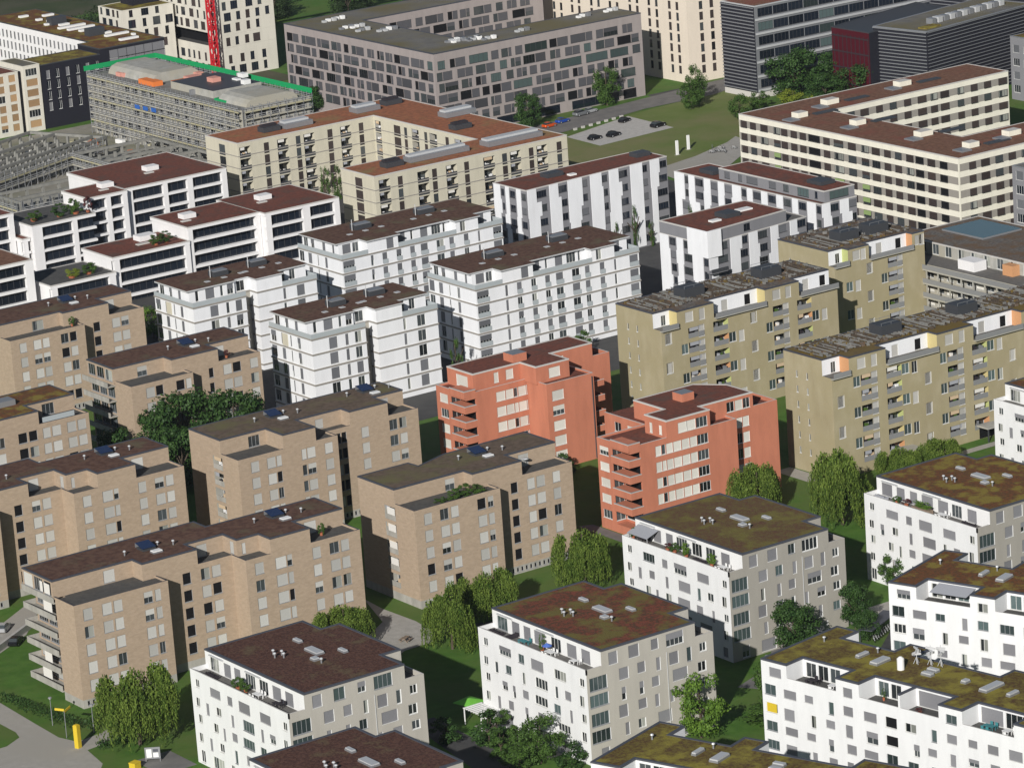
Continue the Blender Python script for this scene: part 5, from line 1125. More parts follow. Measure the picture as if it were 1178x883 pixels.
def willow_crown(seed, leaf):
    r = random.Random(seed); m = MB(); lobes = [(0, 0, .88, .2)]
    for k in range(9): a = k*.7+r.uniform(-.3,.3); q = r.uniform(.2,.37); lobes.append((q*math.cos(a), q*math.sin(a), r.uniform(.45,.95), r.uniform(.09,.17)))
    def leafquad(c, h, w):
        b_ = r.uniform(0,6.283); dx, dy = math.cos(b_)*w, math.sin(b_)*w
        m.poly([(c.x-dx,c.y-dy,c.z),(c.x+dx,c.y+dy,c.z+r.uniform(-.01,.01)),(c.x+dx*.3+r.gauss(0,.006),c.y+dy*.3,c.z-h),(c.x-dx*.6,c.y-dy*.6,c.z-h*.8)], leaf)
    for _ in range(680):
        lx, ly, lz, lr = r.choice(lobes); a = r.uniform(0,6.283); q = lr*math.sqrt(r.random()); c = Vector((lx+q*math.cos(a), ly+q*math.sin(a), lz-.8*q*q/lr+r.uniform(-.05,.03)))
        o = Vector((c.x, c.y, 0)); R_ = o.length; o = o.normalized() if R_ > 1e-3 else Vector((1,0,0)); o = (o+Vector((math.cos(a),math.sin(a),0))*.6).normalized()
        L_ = r.uniform(.2,.62)*(.55+R_*1.4); out = r.uniform(.02,.09); n = max(3, int(L_/.024))
        for k in range(n):
            t = k/n; c = c+o*(out/n*(1-t)*2)+Vector((r.gauss(0,.003), r.gauss(0,.003), -L_/n))
            if c.z < .03: break
            for _ in range(2): leafquad(c+Vector((r.gauss(0,.011), r.gauss(0,.011), 0)), r.uniform(.018,.040), r.uniform(.0045,.0095))
    for lx, ly, lz, lr in lobes:
        for _ in range(130):
            a = r.uniform(0,6.283); q = lr*math.sqrt(r.random()); c = Vector((lx+q*math.cos(a), ly+q*math.sin(a), lz-.8*q*q/lr+r.gauss(.01,.03)))
            leafquad(c, r.uniform(.02,.05), r.uniform(.008,.018))
    return m.mesh('crown')
def trunk_mesh(seed, th=.35):
    r = random.Random(seed); m = MB(); m.cyl(0, 0, 0, th, .032, .022, 'bark', 8)
    for k in range(6):
        a = k*1.05+r.random(); z0 = th*r.uniform(.75,1.0); l = r.uniform(.12,.28); m.bar((0,0,z0), (l*math.cos(a), l*math.sin(a), z0+r.uniform(.15,.4)), .018, 'bark')
    m.bar((0,0,th), (.02,.01,.85), .022, 'bark'); return m.mesh('trunk')
TRUNK = [trunk_mesh(1, .3), trunk_mesh(2, .42)]
CR = {'willow': [willow_crown(s, 'leaf_willow') for s in (1,2,3)], 'dark': [blob_crown(s, 'leaf_dark') for s in (4,5)], 'mid': [blob_crown(s, 'leaf_mid', n=36) for s in (6,7)],
      'bright': [blob_crown(s, 'leaf_bright', n=34, per=140) for s in (8,)], 'yellow': [blob_crown(9, 'leaf_yellow', n=24, zlo=.05)], 'shrub': [blob_crown(s, 'leaf_mid', n=22, per=120, zlo=.0, ls=.08) for s in (10,11)],
      'dshrub': [blob_crown(12, 'leaf_dark', n=22, per=120, zlo=.0, ls=.08)], 'slim': [blob_crown(13, 'leaf_mid', n=34, per=60, w=.8, zlo=.02, shape=.6, spread=.12)], 'forest': [blob_crown(14, 'leaf_forest', n=40, per=70, zlo=.0)], 'redbush': [blob_crown(15, 'leaf_red', n=16, per=60, zlo=0, ls=.12)]}
def plant(kind, x, y, h, w, label, group=None, z=0, name=None, seed=None):
    k = seed if seed is not None else rnd.randrange(9)
    t = thing(name or {'shrub':'shrub','dshrub':'shrub','redbush':'shrub'}.get(kind, kind == 'willow' and 'willow_tree' or 'tree'), label, 'shrub' if 'shrub' in kind or kind == 'redbush' else 'tree', (x, y, z), rnd.uniform(0,6.28), group)
    c = put('crown', CR[kind][k % len(CR[kind])], t, scale=(w, w, h)); c.location = (0, 0, 0 if kind in ('shrub','dshrub','redbush','slim','yellow','forest') else h*.02)
    put('trunk', TRUNK[0 if kind == 'willow' else 1], t, scale=(h*.75, h*.75, h))
    return t
WG = 'weeping willows in the gardens'
plant('willow', -161.6, -126.4, 13.5, 13, 'big weeping willow at lower left beside the yellow column', WG, seed=0)
plant('willow', -112.6, -110.5, 7.5, 10.5, 'willow peeping over the brown roofed white block, right of the large brick block', WG, seed=1)
plant('willow', -101.2, -125.6, 11, 9, 'willow on the lawn left of the white block with green canopy', WG, seed=2)
plant('willow', -88.5, -117.5, 9, 10.5, 'willow right behind the lawn willow, touching the brick block front', WG, seed=0)
plant('willow', -66, -115, 11, 10.5, 'willow between the centre brick block and the olive brown roofed white block', WG, seed=1)
plant('willow', -21.5, -107.5, 10.5, 10, 'willow at the right foot of the right red block', WG, seed=2)
plant('willow', -14.0, -122.2, 14.5, 13.5, 'tallest willow, in front of the long olive block left corner', WG, seed=0)
plant('willow', 12, -108, 6, 9, 'low willow against the long olive block, left of its entrance', WG, seed=1)
plant('willow', 21, -109, 5.6, 9, 'low willow against the long olive block, right of another low one', WG, seed=2)
DG = 'large dark trees between the brick blocks'
for i, (x, y, h, w, l) in enumerate(((-76.8,2,15,13,'large dark tree among brick blocks, tallest of its clump'),(-84.5,-2,13.5,12,'large dark tree, left of the tallest in the brick block clump'),(-69.5,-6,14.5,12,'large dark tree, right end of the brick block clump'),(-92,3,10,9.5,'dark tree at the left end of the clump, over the brick block balconies'),(-86.5,-14,13,11,'dark tree at the front of the clump behind the long brick block'),(-97,-6,9.5,9,'small dark tree at front left of the brick block clump'))):
    plant('dark', x, y, h, w, l, DG, seed=i)
plant('dark', -48.5, -166.5, 8, 5.5, 'dark bushy tree between two white blocks at right'); plant('dark', -51, -172.5, 5, 4.5, 'dark bush beside the bicycle shelter')
plant('dark', -62.8, -168.4, 8.5, 8.5, 'round dark tree in front of the grey wall of the olive brown roofed block')
plant('bright', -97.2, -187.6, 10.5, 8.5, 'bright green tree behind the mossy roof at bottom centre right')
plant('mid', -81.5, -186, 7.5, 7, 'mid green tree in shade beside the long mossy roofed block'); plant('shrub', -86, -190, 3, 9, 'low hedge by the path left of the long mossy roofed block')
plant('mid', -121.2, -178.6, 7.2, 7.5, 'green tree in front of the white block with the green canopy', seed=0); plant('mid', -30.5, -155.5, 6, 5.5, 'small light green tree at the foot of the ochre roofed white block')
for i, (x, y, h, w, l, k) in enumerate(((-119.6,-164.5,4.5,5,'garden shrub below the pergola, by the white wall','shrub'),(-122.4,-166.5,5.5,6,'dark garden shrub left of the garden tree','dshrub'),(-124,-172,4.5,5.5,'leafy shrub between driveway and garden tree','shrub'),(-120,-171.5,4,4.5,'shrub close behind the garden tree','shrub'),(-119.2,-183.8,4.5,5,'dark shrub at the corner of the white block with the green canopy','dshrub'),(-126,-160.5,4,6,'dark shrub beside the driveway upper end','dshrub'),(-125.6,-179,3.4,6,'low shrub right along the driveway','shrub'))):
    plant(k, x, y, h, w, l, 'garden shrubs at the white block')
hm = MB()
def hedge(x0, y0, x1, y1, w, h, label, leaf='leaf_dark'):
    r = random.Random(int(x0*7+y0)); m = MB(); p, q = Vector((x0,y0,0)), Vector((x1,y1,0)); L_ = (q-p).length; d = (q-p)/L_; n = Vector((-d.y,d.x,0))
    for _ in range(int(L_*w*h*26)+200):
        c = p+d*r.uniform(0,L_)+n*r.uniform(-w/2,w/2); c.z = h*(1-r.random()**2*.9)+r.gauss(0,.08); nr = Vector((r.gauss(0,.5),r.gauss(0,.5),.7)).normalized(); u = nr.orthogonal().normalized()*r.uniform(.12,.25); v = nr.cross(u); m.poly([c-u,c+v*.6,c+u,c-v*.6], leaf)
    o = m.build('hedge', None); tag(o, label, 'hedge')
hedge(-168, -92, -165.4, -114, 1.6, 1.6, 'dark clipped hedge along the gravel path at lower left'); hedge(-164.8, -115.4, -157.5, -111.8, 1.6, 1.8, 'hedge from the street lamp to the big willow')
hedge(-167.5, -123.8, -160, -123, 2.2, 1.2, 'low hedge right of the yellow column, under the big willow')
FG = 'trees along the far street'
plant('dark', 149.5, 203, 9.5, 7, 'street tree left before the mauve block', FG); plant('mid', 181, 210, 10.5, 8, 'street tree right before the mauve block', FG, seed=1)
plant('mid', 192.4, 187, 7.5, 7, 'lower tree on the meadow edge by the road, tall trunk', seed=0); plant('mid', 197, 190.5, 11, 5.6, 'upper tree behind the meadow tree, against the beige slab', seed=1)
plant('mid', 191.5, 165, 7, 6, 'small tree in front of the plinth of the dark striped office'); plant('mid', 203, 171, 5, 6, 'small bushy tree right of the dark striped office corner', seed=1)
plant('yellow', 212.6, 168.5, 4.6, 8, 'yellow green shrub in front of the round trees', name='shrub'); plant('yellow', 216.6, 163.5, 3.6, 7, 'second yellow green shrub, right of the brighter one', name='shrub')
for i, (x, y, h, w, l) in enumerate(((219,175.5,13,15,'biggest round tree before the dark offices'),(227,168,11.5,13,'round tree in the middle before the dark offices'),(226,157,11,13,'round tree right, before the louvred office'),(219.5,163,8,11,'lower round tree at the front of the office group'))):
    plant('dark', x, y, h, w, l, 'round trees before the dark offices', seed=i)
plant('slim', -6.5, 10.2, 9.5, 4, 'slender tree between two white balcony blocks at centre'); plant('slim', 35.5, 3.5, 6, 3.5, 'slender tree between the long white balcony block and the left red block'); plant('shrub', 24, 8.5, 5, 4.5, 'pale bush before the long white balcony block, over the red roof')
plant('slim', 68.4, 177.4, 8.5, 3.6, 'conifer in the cream court opening, left of two', seed=0); plant('slim', 70.6, 175, 8.8, 3.6, 'conifer in the cream court opening, right of two', seed=0)
plant('dark', 124.4, 272.5, 7, 8.5, 'dark tree at the left corner of the mauve block'); plant('bright', -31.5, 92, 7, 8, 'light green tree between the terraced houses and a white balcony block')
plant('dshrub', -29.5, -59.5, 4, 5.5, 'dark bush at the foot of the left red block'); plant('dshrub', 8, -55, 4, 4, 'dark bush behind the red blocks')
for i in range(34):   # green belt behind the upper left blocks
    x, y = 60+i*7.4+rs.uniform(-3,3), 416+rs.uniform(-24,22)-(.42*i); plant('forest', x, y, rs.uniform(7,11), rs.uniform(12,16), 'tree in the dark green belt beyond the upper left blocks', 'green belt along the top left edge')
for i, (x, y) in enumerate(((165,300),(180,300),(198,306))): plant('forest', x, y, 9, 12, 'tree between the mauve block and the dark hall', 'trees behind the mauve block')
# climbers on the striped blocks
for x, y, h, l in ((80.6,71.2,8,'climbing plant on the left striped block, between two panels'),(86.2,71.6,11,'tall climbing plant up the left striped block'),(91,71.8,6,'short climbing plant at right end of left striped block'),(92.2,58,12,'tall climber on the right striped block near its corner'),(92.2,52,10,'climber on the right striped block, next to the tall one'),(66.6,70.3,4,'low climbing plant at left of the left striped block')):
    plant('slim', x, y, h, 1.7, l, 'climbing plants on the striped blocks', name='climbing_plant')

# ------------------------------------------------------------------ roof terrace things
POT = MB(); POT.cyl(0,0,0,.5,.28,.36,'terracotta',10); POT = POT.mesh('pot')
def potted(x, y, z, h, w, label, kind='shrub', group=None):
    t = thing('potted_plant', label, 'plant', (x,y,z), rnd.uniform(0,6), group); put('pot', POT, t, scale=(w*.6,w*.6,1)); put('foliage', CR[kind][0], t, (0,0,.35), scale=(w,w,h))
def lounge(x, y, z, rz, label, mat='furn_dark', L_=2.2):
    t = thing('sofa', label, 'sofa', (x,y,z), rz); m = MB(); m.box(-L_/2,-.4,.1,L_/2,.4,.42,mat); m.build('seat', t); m = MB(); m.box(-L_/2,.41,.1,L_/2,.6,.8,mat); m.build('backrest', t)
    for s in (-1,1): m = MB(); m.box(s*(L_/2+.1)-.1,-.4,.1,s*(L_/2+.1)+.1,.6,.6,mat); m.build('armrest', t)
def chairmesh(mat):
    s, k = MB(), MB(); s.box(-.24,-.24,.42,.24,.24,.48,mat); s.box(-.24,.22,.49,.24,.27,.95,mat)
    for a in (-.2,.2):
        for c in (-.2,.2): k.box(a-.025,c-.025,0,a+.025,c+.025,.42,mat)
    return s.mesh('seat'), k.mesh('leg_frame')
CH = {m_: chairmesh(m_) for m_ in ('furn_dark','white_paint','furn_teal')}
def table(x, y, z, rz, label, mat='furn_dark', L_=1.8, nch=4, chl='chair at the terrace table'):
    t = thing('terrace_table', label, 'table', (x,y,z), rz); m = MB(); m.box(-L_/2,-.45,.7,L_/2,.45,.76,mat); m.build('table_top', t)
    for a in (-1,1):
        for c in (-1,1): m = MB(); m.box(a*(L_/2-.1)-.03,c*.38-.03,0,a*(L_/2-.1)+.03,c*.38+.03,.7,mat); m.build('leg', t)
    for k in range(nch):
        s = 1 if k % 2 else -1; u = (-.45+.9*(k//2)); cx, cy = x+u*math.cos(rz)-s*.85*math.sin(rz), y+u*math.sin(rz)+s*.85*math.cos(rz)
        c = thing('chair', chl, 'chair', (cx,cy,z), rz+(0 if s > 0 else math.pi), 'chairs round the '+label.split(' on ')[0] if ' on ' in label else label); put('seat', CH[mat][0], c); put('leg_frame', CH[mat][1], c)
def parasol(x, y, z, mat, r_, h, label):
    t = thing('parasol', label, 'parasol', (x,y,z)); m = MB(); m.cyl(0,0,0,h,.04,.04,'metal_lt',6); m.build('pole', t)
    m = MB()
    for k in range(8):
        a, c = k*math.pi/4, (k+1)*math.pi/4; m.poly([(0,0,h+.45),(r_*math.cos(a),r_*math.sin(a),h),(r_*math.cos(c),r_*math.sin(c),h)], mat); m.poly([(0,0,h+.41),(r_*math.cos(c),r_*math.sin(c),h-.04),(r_*math.cos(a),r_*math.sin(a),h-.04)], mat)
    m.build('canopy', t)
zt = 14.64
AX, AY = -155.9, -139.6
lounge(AX-1.5, AY-4.5, zt, R(90), 'dark sofa on the left end of the lowest left block terrace'); potted(AX-1.6, AY-12.2, zt, 1.9, 2.2, 'large leafy potted plant on the lowest left block terrace'); potted(AX-1.4, AY-14.0, zt, 1.3, 1.5, 'smaller potted plant beside the large one on the lowest left terrace')
table(AX-1.5, AY-17.6, zt, R(90), 'white table on the lowest left block terrace', 'white_paint', chl='white chair on the lowest left block terrace'); table(AX-1.5, AY-23.2, zt, R(90), 'dark table on the right end of the lowest left block terrace', chl='dark chair at the right end of the lowest left block terrace')
BX, BY = -113.5, -156.6
lounge(BX-1.6, BY-3.4, zt, R(90), 'dark sofa on the terrace of the rust red roofed block'); lounge(BX-1.2, BY-6.4, zt, R(180), 'second dark sofa at right angles on the rust red roofed block terrace'); table(BX-1.6, BY-10.4, zt, R(90), 'teal table on the terrace of the rust red roofed block', 'furn_teal', nch=2, chl='teal chair on the rust red roofed block terrace')
potted(BX-1.0, BY-14.6, zt, 2.4, 1.6, 'tall potted plant on the rust red roofed block terrace', 'slim'); table(BX-1.7, BY-17.6, zt, R(90), 'white table on the terrace of the rust red roofed block', 'white_paint', chl='white chair on the rust red roofed block terrace'); parasol(BX-1.3, BY-16.4, zt, 'cloth_blue', .8, 1.3, 'small folded blue parasol on the rust red roofed block terrace')
table(BX-1.5, BY-23.5, zt, R(90), 'small white table at the right end of the rust red roofed block terrace', 'white_paint', 1.2, 2, chl='white chair at the right end of the rust red roofed block terrace')
CX_, CY_ = -69.9, -136.2
for i, (dy, h, w, k, l) in enumerate(((-1.2,1.6,1.4,'shrub','bushy potted plant at the left end of the olive brown roofed terrace'),(-12.4,1.4,2.0,'shrub','broad potted plant at mid terrace of the olive brown roofed block'),(-15.6,2.3,1.7,'bright','yellow green potted tree on the olive brown roofed terrace'),(-22.4,1.9,1.6,'bright','pale potted tree near the right end of the olive brown roofed terrace'),(-10.6,1.0,1.6,'redbush','dark red potted plant on the olive brown roofed terrace'))): potted(CX_-1.5, CY_+dy, zt, h, w, l, k)
m = MB(); A = [(CX_-.05,CY_-1,16.9),(CX_-.05,CY_-6.4,16.9),(CX_-2.6,CY_-6.4,16.0),(CX_-2.6,CY_-1,16.0)]; m.poly(A, 'awning_grey'); m.poly([(x,y,z-.04) for x,y,z in reversed(A)], 'awning_grey')
t = thing('awning', 'grey awning pulled out over the left end of the olive brown roofed terrace', 'awning', (0,0,0)); m.build('cloth', t); m = MB(); m.bar((CX_-2.5,CY_-1,14.7),(CX_-2.5,CY_-1,16),.08,'metal_lt'); m.bar((CX_-2.5,CY_-6.4,14.7),(CX_-2.5,CY_-6.4,16),.08,'metal_lt'); m.build('support_frame', t)
table(CX_-1.5, CY_-4, zt, R(90), 'dark table under the grey awning', chl='dark chair under the grey awning'); lounge(CX_-1.6, CY_-19.4, zt, R(90), 'dark red brown sofa on the olive brown roofed terrace'); table(CX_-1.6, CY_-25.4, zt, R(90), 'white table at the right end of the olive brown roofed terrace', 'white_paint', chl='white chair at the right end of the olive brown roofed terrace')
EX, EY = -27.6, -148.5
t = thing('planter_box', 'long wooden planter with green hedge on the ochre roofed block terrace', 'planter', (EX-1.5, EY-13.4, zt)); m = MB(); m.box(-.5,-2.2,0,.5,2.2,.7,'deck_wood'); m.build('box', t); put('foliage', CR['bright'][0], t, (0,0,.6), scale=(1.6,4.6,1.3))
potted(EX-1.4, EY-9.2, zt, .9, 1.8, 'dark low potted plant on the ochre roofed block terrace', 'redbush'); potted(EX-1.4, EY-6.8, zt, 1.1, 1.5, 'green potted plant on the ochre roofed block terrace'); lounge(EX-1.5, EY-3, zt, R(90), 'grey sofa at the left end of the ochre roofed block terrace', 'awning_grey'); table(EX-1.6, EY-18.6, zt, R(90), 'white table on the ochre roofed block terrace', 'white_paint', chl='white chair on the ochre roofed block terrace'); lounge(EX-1.4, EY-25, zt, R(90), 'dark sofa at the right end of the ochre roofed block terrace')
def dl(u, v):  # point in the mossy long block
    c, s = math.cos(R(9.5)), math.sin(R(9.5)); return (-98.8+c*u+s*v, -205.5+s*u-c*v)
x, y = dl(2, 8.5); table(x, y, 14.95, R(99.5), 'dark table in the left cut-in terrace of the mossy long block', chl='dark chair in the left cut-in terrace of the mossy long block'); x, y = dl(1.8, 12.4); table(x, y, 14.95, R(99.5), 'white table in the left cut-in terrace of the mossy long block', 'white_paint', 1.2, 2, chl='white chair in the left cut-in terrace of the mossy long block')
x, y = dl(2, 41.5); table(x, y, 14.95, R(99.5), 'teal table in the right cut-in terrace of the mossy long block', 'furn_teal', chl='teal chair in the right cut-in terrace of the mossy long block'); x, y = dl(1.8, 44.8); table(x, y, 14.95, R(99.5), 'white table in the right cut-in terrace of the mossy long block', 'white_paint', 1.2, 2, chl='white chair in the right cut-in terrace of the mossy long block')
x, y = dl(1.2, 29.4); potted(x, y, 14.95, .7, 1.3, 'red flowering pot in a cut-in terrace of the mossy long block', 'redbush'); x, y = dl(2.6, 21.5); potted(x, y, 14.95, 1.6, .9, 'slim potted plant in the middle cut-in terrace of the mossy long block', 'slim')
for i, (x, y, h, w, l) in enumerate(((-84,-103.2,1.6,2.6,'leafy bush on the roof terrace of the centre brick block, by the wooden door'),(-81.6,-102.8,1.9,2.8,'biggest bush on the roof terrace of the centre brick block'),(-79,-103.4,1.5,2.6,'bush at right on the roof terrace of the centre brick block'),(-87,-103.4,1.0,2.0,'low dry bush at left on the roof terrace of the centre brick block'))): plant('shrub', x, y, h, w*1.15, l, z=17.28)
potted(-111.2, -103.4, 17.3, 1.9, 1.5, 'potted bush on the right terrace of the large brick block'); potted(-70.6, 54.6+.6, 17.3, 1.8, 1.5, 'potted shrub on the terrace of the farthest brick block'); potted(-62, 8.2, 17.3, 1.3, 1.4, 'dark potted plant on the upper left brick block terrace', 'redbush')
for i, (x, y, z, h, w, k, l) in enumerate(((-9.5,172,11.05,3,4,'dshrub','bush at left in the roof garden of the red roofed stepped house'),(-5.5,171.5,11.05,3.4,4,'shrub','middle bush in the roof garden of the red roofed stepped house'),(-2.6,170.6,11.05,3.6,2.4,'redbush','dark red bush in the roof garden of the red roofed stepped house'),(-16,173,11.05,2.2,4,'shrub','low bush at the far left of the stepped house roof garden'),(-6,128,11.05,2.4,3.4,'dshrub','bush on the long red roofed stepped house terrace'),(-9,127.6,11.05,2.0,3.2,'shrub','leafy bush left on the long red roofed stepped house terrace'),(-27.5,126.6,8.05,2.4,4,'shrub','bush on the lowest terrace of the long stepped house'),(-32,126.4,8.05,2,4,'yellow','yellowish bush on the lowest terrace of the long stepped house'))): potted(x, y, z, h, w, l, k)
# pergola, green canopy at the garden of the centre white block
t = thing('pergola', 'white slatted pergola at the garden side of the rust red roofed block', 'pergola', (-118.2,-158.6,0)); m = MB()
for k in range(8): m.bar((-1.8,-2.4+.68*k,2.7), (1.8,-2.4+.68*k,2.7), .3, 'white_paint', .12)
m.build('slat_roof', t)
for a in (-1.7,1.7):
    for c in (-2.3,2.3): m = MB(); m.box(a-.07,c-.07,0,a+.07,c+.07,2.6,'white_paint'); m.build('post', t)
t = thing('canopy_tent', 'bright green square canopy beside the white pergola', 'canopy', (-117.4,-154.2,0), R(12)); m = MB()
for k in range(4):
    a = [(-1.9,-1.9),(1.9,-1.9),(1.9,1.9),(-1.9,1.9)]; p, q = a[k], a[(k+1)%4]; m.poly([(*p,2.6),(*q,2.6),(0,0,3.2)], 'parasol_green'); m.poly([(*q,2.55),(*p,2.55),(0,0,3.15)], 'parasol_green')
m.build('canopy', t); m = MB(); m.cyl(0,0,0,3.1,.06,.06,'metal',6); m.build('pole', t)

# ------------------------------------------------------------------ street things
def gable(name, label, cat, boxes, loc, rz=0):
    t = thing(name, label, cat, loc, rz)
    for pn, bs in boxes:
        m = MB()
        for bx in bs: m.box(*bx)
        m.build(pn, t)
    return t
t = thing('sculpture_column', 'tall bright yellow square column standing where the paths meet', 'column', (-169.4,-120.4,0), R(20)); m = MB(); m.box(-.4,-.4,0,.4,.4,3.8,'sign_yellow'); m.build('shaft', t); m = MB(); m.box(-.3,-.3,3.801,.3,.3,3.9,'sign_yellow'); m.build('cap', t)
t = thing('direction_sign', 'yellow signpost with two arms pointing apart, left of the yellow column', 'sign', (-168.6,-115.2,0)); m = MB(); m.cyl(0,0,0,4.6,.06,.06,'metal',6); m.build('pole', t)
for d, z in (((1.6,.9,0),4.45),((-1.1,1.0,0),4.75)): m = MB(); m.bar((0,0,z), (d[0],d[1],z+.2), .12, 'sign_yellow', .38); m.build('arm', t)
t = thing('waste_container', 'yellow container at the bottom edge left of the lowest white block', 'container', (-167.6,-135.2,0), R(20)); m = MB(); m.box(-.7,-.6,0,.7,.6,1.1,'sign_yellow'); m.build('body', t); m = MB(); m.box(-.75,-.65,1.101,.75,.65,1.22,'sign_yellow'); m.build('lid', t)
t = thing('information_board', 'grey white panel board beside the yellow container at the bottom left', 'sign', (-163.9,-134.4,0), R(-35)); m = MB(); m.box(-1.2,-.06,.5,1.2,.06,2.4,'metal'); m.build('panel', t)
m = MB(); m.box(-.95,-.075,.75,-.15,-.061,2.1,'white_paint'); m.box(.1,-.075,.75,.9,-.061,1.5,'white_paint'); m.box(.1,-.075,1.65,.9,-.061,2.1,'coping'); m.build('print', t)
for s in (-1,1): m = MB(); m.box(s*1.1-.05,-.05,0,s*1.1+.05,.05,.5,'metal'); m.build('leg', t)
LP = MB(); LP.cyl(0,0,0,4.4,.08,.05,'metal',8); LP = LP.mesh('pole'); LH = MB(); LH.cyl(0,0,4.4,4.7,.1,.32,'metal_lt',10); LH.cyl(0,0,4.7,4.85,.34,.2,'metal',10); LH = LH.mesh('lamp_head')
for x, y, l in ((-164.2,-116.2,'street lamp right of the yellow column'),(-167.4,-108.4,'slim street lamp in the hedge left of the yellow signpost'),(-60.2,-163.2,'street lamp by the shaded path between white blocks'),(-157.4,-139,'street lamp at the corner of the lowest left white block'),(-75,-176.4,'street lamp beside the mossy long block')):
    t = thing('street_lamp', l, 'lamp', (x,y,0), 0, 'street lamps'); put('pole', LP, t); put('lamp_head', LH, t)
TM = MB(); TM.box(-.35,-.2,0,.35,.2,3.7,'white_paint'); TM = TM.mesh('panel'); TB = MB(); TB.box(-.7,-.4,0,.7,.4,.12,'concrete'); TB = TB.mesh('base')
for x, y, l in ((154.7,144.6,'white pillar at the meadow edge, left and shorter looking of two'),(160.5,147.4,'white pillar at the meadow edge, right of the other')):
    t = thing('totem_pillar', l, 'pillar', (x,y,0), 0, 'white pillars at the meadow'); put('panel', TM, t, (0,0,.121)); put('base', TB, t)
for i in range(7):
    x, y = 156.5+i*2.9, 191.4+.45*i; o = MB(); o.box(x-.5,y-.25,0,x+.5,y+.25,.6,'gravel_lt'); o = o.build('stone_block'); tag(o, 'pale stone block in the row along the car park hedge', 'stone block', 'stone blocks along the car park')
t = thing('picnic_table', 'wooden picnic table in the shade on the path', 'table', (-104.6,-116.6,0), R(30)); m = MB(); m.box(-.9,-.4,.7,.9,.4,.76,'deck_wood'); m.build('table_top', t)
for s in (-1,1): m = MB(); m.box(-.9,s*.8-.15,.42,.9,s*.8+.15,.47,'deck_wood'); m.build('bench', t); m = MB(); m.bar((s*.7,-.75,0),(s*.7,0,.69),.09,'deck_wood'); m.bar((s*.7,.75,0),(s*.7,0,.69),.09,'deck_wood'); m.build('leg', t)
# bicycles
def ring(m, x, z, r_, mat):
    for k in range(10):
        a, c = k*.6283, (k+1)*.6283; m.bar((x+r_*math.cos(a),0,z+r_*math.sin(a)), (x+r_*math.cos(c),0,z+r_*math.sin(c)), .05, mat)
bw = MB(); ring(bw, 0, .34, .32, 'tyre'); bw = bw.mesh('wheel'); bf = MB()
for p, q in (((-.5,.34),(-.1,.34)),((-.1,.34),(-.25,.85)),((-.5,.34),(-.2,.75)),((-.1,.34),(.4,.8)),((-.22,.75),(.38,.8)),((.52,.34),(.36,.95))): bf.bar((p[0],0,p[1]), (q[0],0,q[1]), .05, 'metal_lt')
bf.bar((.34,-.28,1.0), (.34,.28,1.0), .05, 'metal_dk'); bf = bf.mesh('bike_frame'); bs_ = MB(); bs_.box(-.38,-.08,.86,-.12,.08,.93,'furn_dark'); bs_ = bs_.mesh('saddle')
def bike(x, y, rz, label, group):
    t = thing('bicycle', label, 'bicycle', (x,y,.04), rz, group); put('wheel', bw, t, (-.5,0,0)); put('wheel', bw, t, (.52,0,0)); put('bike_frame', bf, t); put('saddle', bs_, t)
for i in range(9): bike(-50.5+.75*i, -173.6+.35*i, R(70+rs.uniform(-8,8)), 'bicycle parked in the row under the shelter right of the dark bush', 'bicycles under the shelter')
for i in range(12): bike(162+rs.uniform(-3,5)+.3*i, 137.5+rs.uniform(-2,2)+.35*i, rs.uniform(0,3), 'bicycle parked on the gravel beside the banded cream block', 'bicycles on the gravel')
t = thing('bicycle_shelter', 'flat dark bicycle shelter roof right of the dark bush', 'shelter', (-47.6,-171.4,0), R(25)); m = MB(); m.box(-5,-1.2,2.3,5,1.4,2.45,'coping_dk'); m.build('roof', t)
for s in (-4.6,0,4.6): m = MB(); m.box(s-.06,1.1,0,s+.06,1.22,2.3,'metal_dk'); m.build('post', t)
# cars
def loft(m, secs, mat):
    for (a, c) in zip(secs, secs[1:]):
        n = len(a)
        for k in range(n): m.poly([a[k], a[(k+1)%n], c[(k+1)%n], c[k]], mat)
    m.poly(list(reversed(secs[0])), mat); m.poly(secs[-1], mat)
def carparts(paint):
    if paint not in MATS: flat(paint, {'car_black':(.012,.012,.015),'car_blue':(.02,.08,.42),'car_orange':(.70,.10,.015),'car_grey':(.20,.21,.22),'car_silver':(.45,.46,.47)}[paint], .25, .3, .6)
    bd = MB(); S = lambda x, w, z0, z1: [(x,-w,z0),(x,w,z0),(x,w*1.02,(z0+z1)/2),(x,w*.9,z1),(x,-w*.9,z1),(x,-w*1.02,(z0+z1)/2)]
    loft(bd, [S(-2.1,.72,.35,.75), S(-1.95,.84,.25,.92), S(-1,.88,.22,.95), S(.7,.88,.22,.95), S(1.7,.86,.24,.82), S(2.1,.74,.34,.65)], paint)
    gl = MB(); loft(gl, [S(-1.75,.70,.90,.95), S(-1.25,.74,.90,1.36), S(.05,.74,.90,1.38), S(.95,.72,.90,.97)], 'glass')
    rf = MB(); rf.box(-1.2,-.62,1.375,.0,.62,1.43,paint); wh = MB()
    for k in range(12):
        a, c = k*.5236, (k+1)*.5236; r_ = .32; wh.poly([(r_*math.cos(a),-.1,r_*math.sin(a)),(r_*math.cos(c),-.1,r_*math.sin(c)),(r_*math.cos(c),.1,r_*math.sin(c)),(r_*math.cos(a),.1,r_*math.sin(a))], 'tyre')
    for s in (-.1,.1): wh.poly([(.32*math.cos(k*.5236),s,.32*math.sin(k*.5236)) for k in range(12)], 'tyre'); wh.poly([(.18*math.cos(k*.5236),s*1.03,.18*math.sin(k*.5236)) for k in range(12)], 'metal_lt')
    return bd.mesh('body'), gl.mesh('window_glass'), rf.mesh('car_roof'), wh.mesh('wheel')
CP = {}
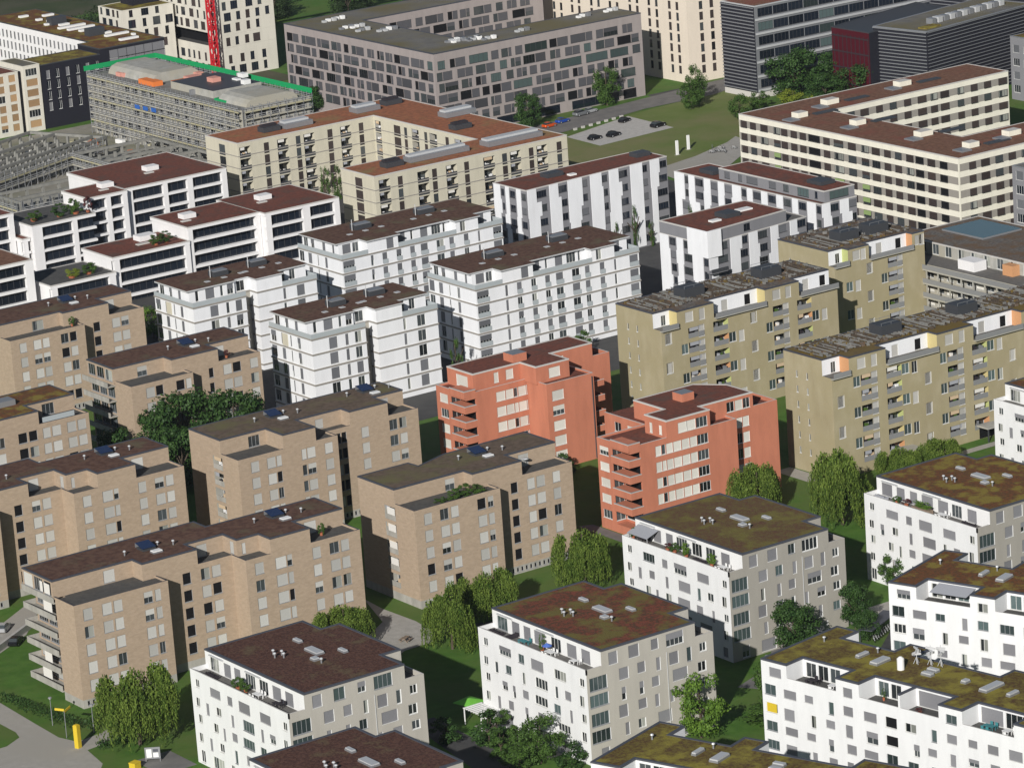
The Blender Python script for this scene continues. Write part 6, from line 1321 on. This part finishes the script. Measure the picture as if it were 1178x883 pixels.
def car(paint, x, y, rz, label, group=None, s=1.0, z=.1):
    if paint not in CP: CP[paint] = carparts(paint)
    bd, gl, rf, wh = CP[paint]; t = thing('parked_car', label, 'car', (x,y,z), R(rz), group); t.scale = (s,s,s)
    put('body', bd, t); put('window_glass', gl, t); put('car_roof', rf, t)
    for a in (-1.32,1.32):
        for c in (-.8,.8): put('wheel', wh, t, (a,c,.32))
G = 'cars parked on the pale lot'
car('car_black', 152.6, 177.4, 8, 'black car parked nearest on the pale lot, left of two at its lower edge', G); car('car_black', 158.0, 176.4, 14, 'black car second at the lower edge of the pale lot', G, 1.08); car('car_black', 172.6, 176.2, 12, 'black estate car at the right end of the pale lot', G, 1.15); car('car_black', 170.8, 188.6, 20, 'black car at the upper edge of the pale lot', G, 1.0)
car('car_orange', 154.3, 200.2, 8, 'orange car parked on the street before the mauve block'); car('car_blue', 160, 202, 8, 'blue car parked on the street before the mauve block'); car('car_grey', 168.6, 205.4, 8, 'grey car parked right of the blue one before the mauve block', s=1.15); car('car_silver', 172.5, 206.2, 8, 'silver car parked at the right end before the mauve block')
car('car_silver', -150.6, -60.6, 45, 'silver car half cut by the left edge below the brick blocks'); car('car_black', -152.5, -68.5, 45, 'black car in the shade at the left edge, in front of the silver one')

# ------------------------------------------------------------------ camera, light, render settings
cam = bpy.data.cameras.new('camera'); co = bpy.data.objects.new('camera', cam); link(co); sc.camera = co
RG = ((0.8137047, -0.5772796, -0.06806552), (-0.20914941, -0.18151057, -0.96089044), (0.54234784, 0.79611693, -0.26843369))
mw = Matrix(((RG[0][0], -RG[1][0], -RG[2][0], -436.6928), (RG[0][1], -RG[1][1], -RG[2][1], -641.0250), (RG[0][2], -RG[1][2], -RG[2][2], 216.14), (0,0,0,1)))
co.matrix_world = mw
cam.sensor_fit = 'HORIZONTAL'; cam.angle_x = R(14.89238); cam.clip_start = 20; cam.clip_end = 8000
EL = R(24.2); DX, DY = .765, .645
w = bpy.data.worlds.new('World'); sc.world = w; w.use_nodes = True
nt = w.node_tree; sky = nt.nodes.new('ShaderNodeTexSky'); sky.sky_type = 'NISHITA'; sky.sun_disc = False; sky.sun_elevation = EL; sky.sun_rotation = math.atan2(-DX, -DY)
sky.altitude = 400; sky.air_density = 1.0; sky.dust_density = .6
nt.links.new(sky.outputs[0], nt.nodes['Background'].inputs[0]); nt.nodes['Background'].inputs[1].default_value = .04
sd = bpy.data.lights.new('sun', 'SUN'); sd.energy = 4.3; sd.angle = R(.53); sd.color = (1, .965, .915)
so = bpy.data.objects.new('sun', sd); link(so); so.rotation_euler = Vector((DX*math.cos(EL), DY*math.cos(EL), -math.sin(EL))).to_track_quat('-Z', 'Y').to_euler(); so.location = (-300, -250, 400)
vs = sc.view_settings; vs.view_transform = 'Standard'; vs.look = 'None'; vs.exposure = 0.16; vs.gamma = 1; vs.use_curve_mapping = False
hz = MB(); hz.box(-1520,-1520,-1,1520,1520,226,'haze_air'); hz = hz.build('haze'); hz['kind'] = 'stuff'
sc.cycles.volume_step_rate = 10; sc.cycles.volume_max_steps = 8; sc.cycles.volume_bounces = 0
sc.cycles.max_bounces = 5; sc.cycles.diffuse_bounces = 2; sc.cycles.glossy_bounces = 2; sc.cycles.transmission_bounces = 2; sc.cycles.use_denoising = True
bpy.context.view_layer.update()
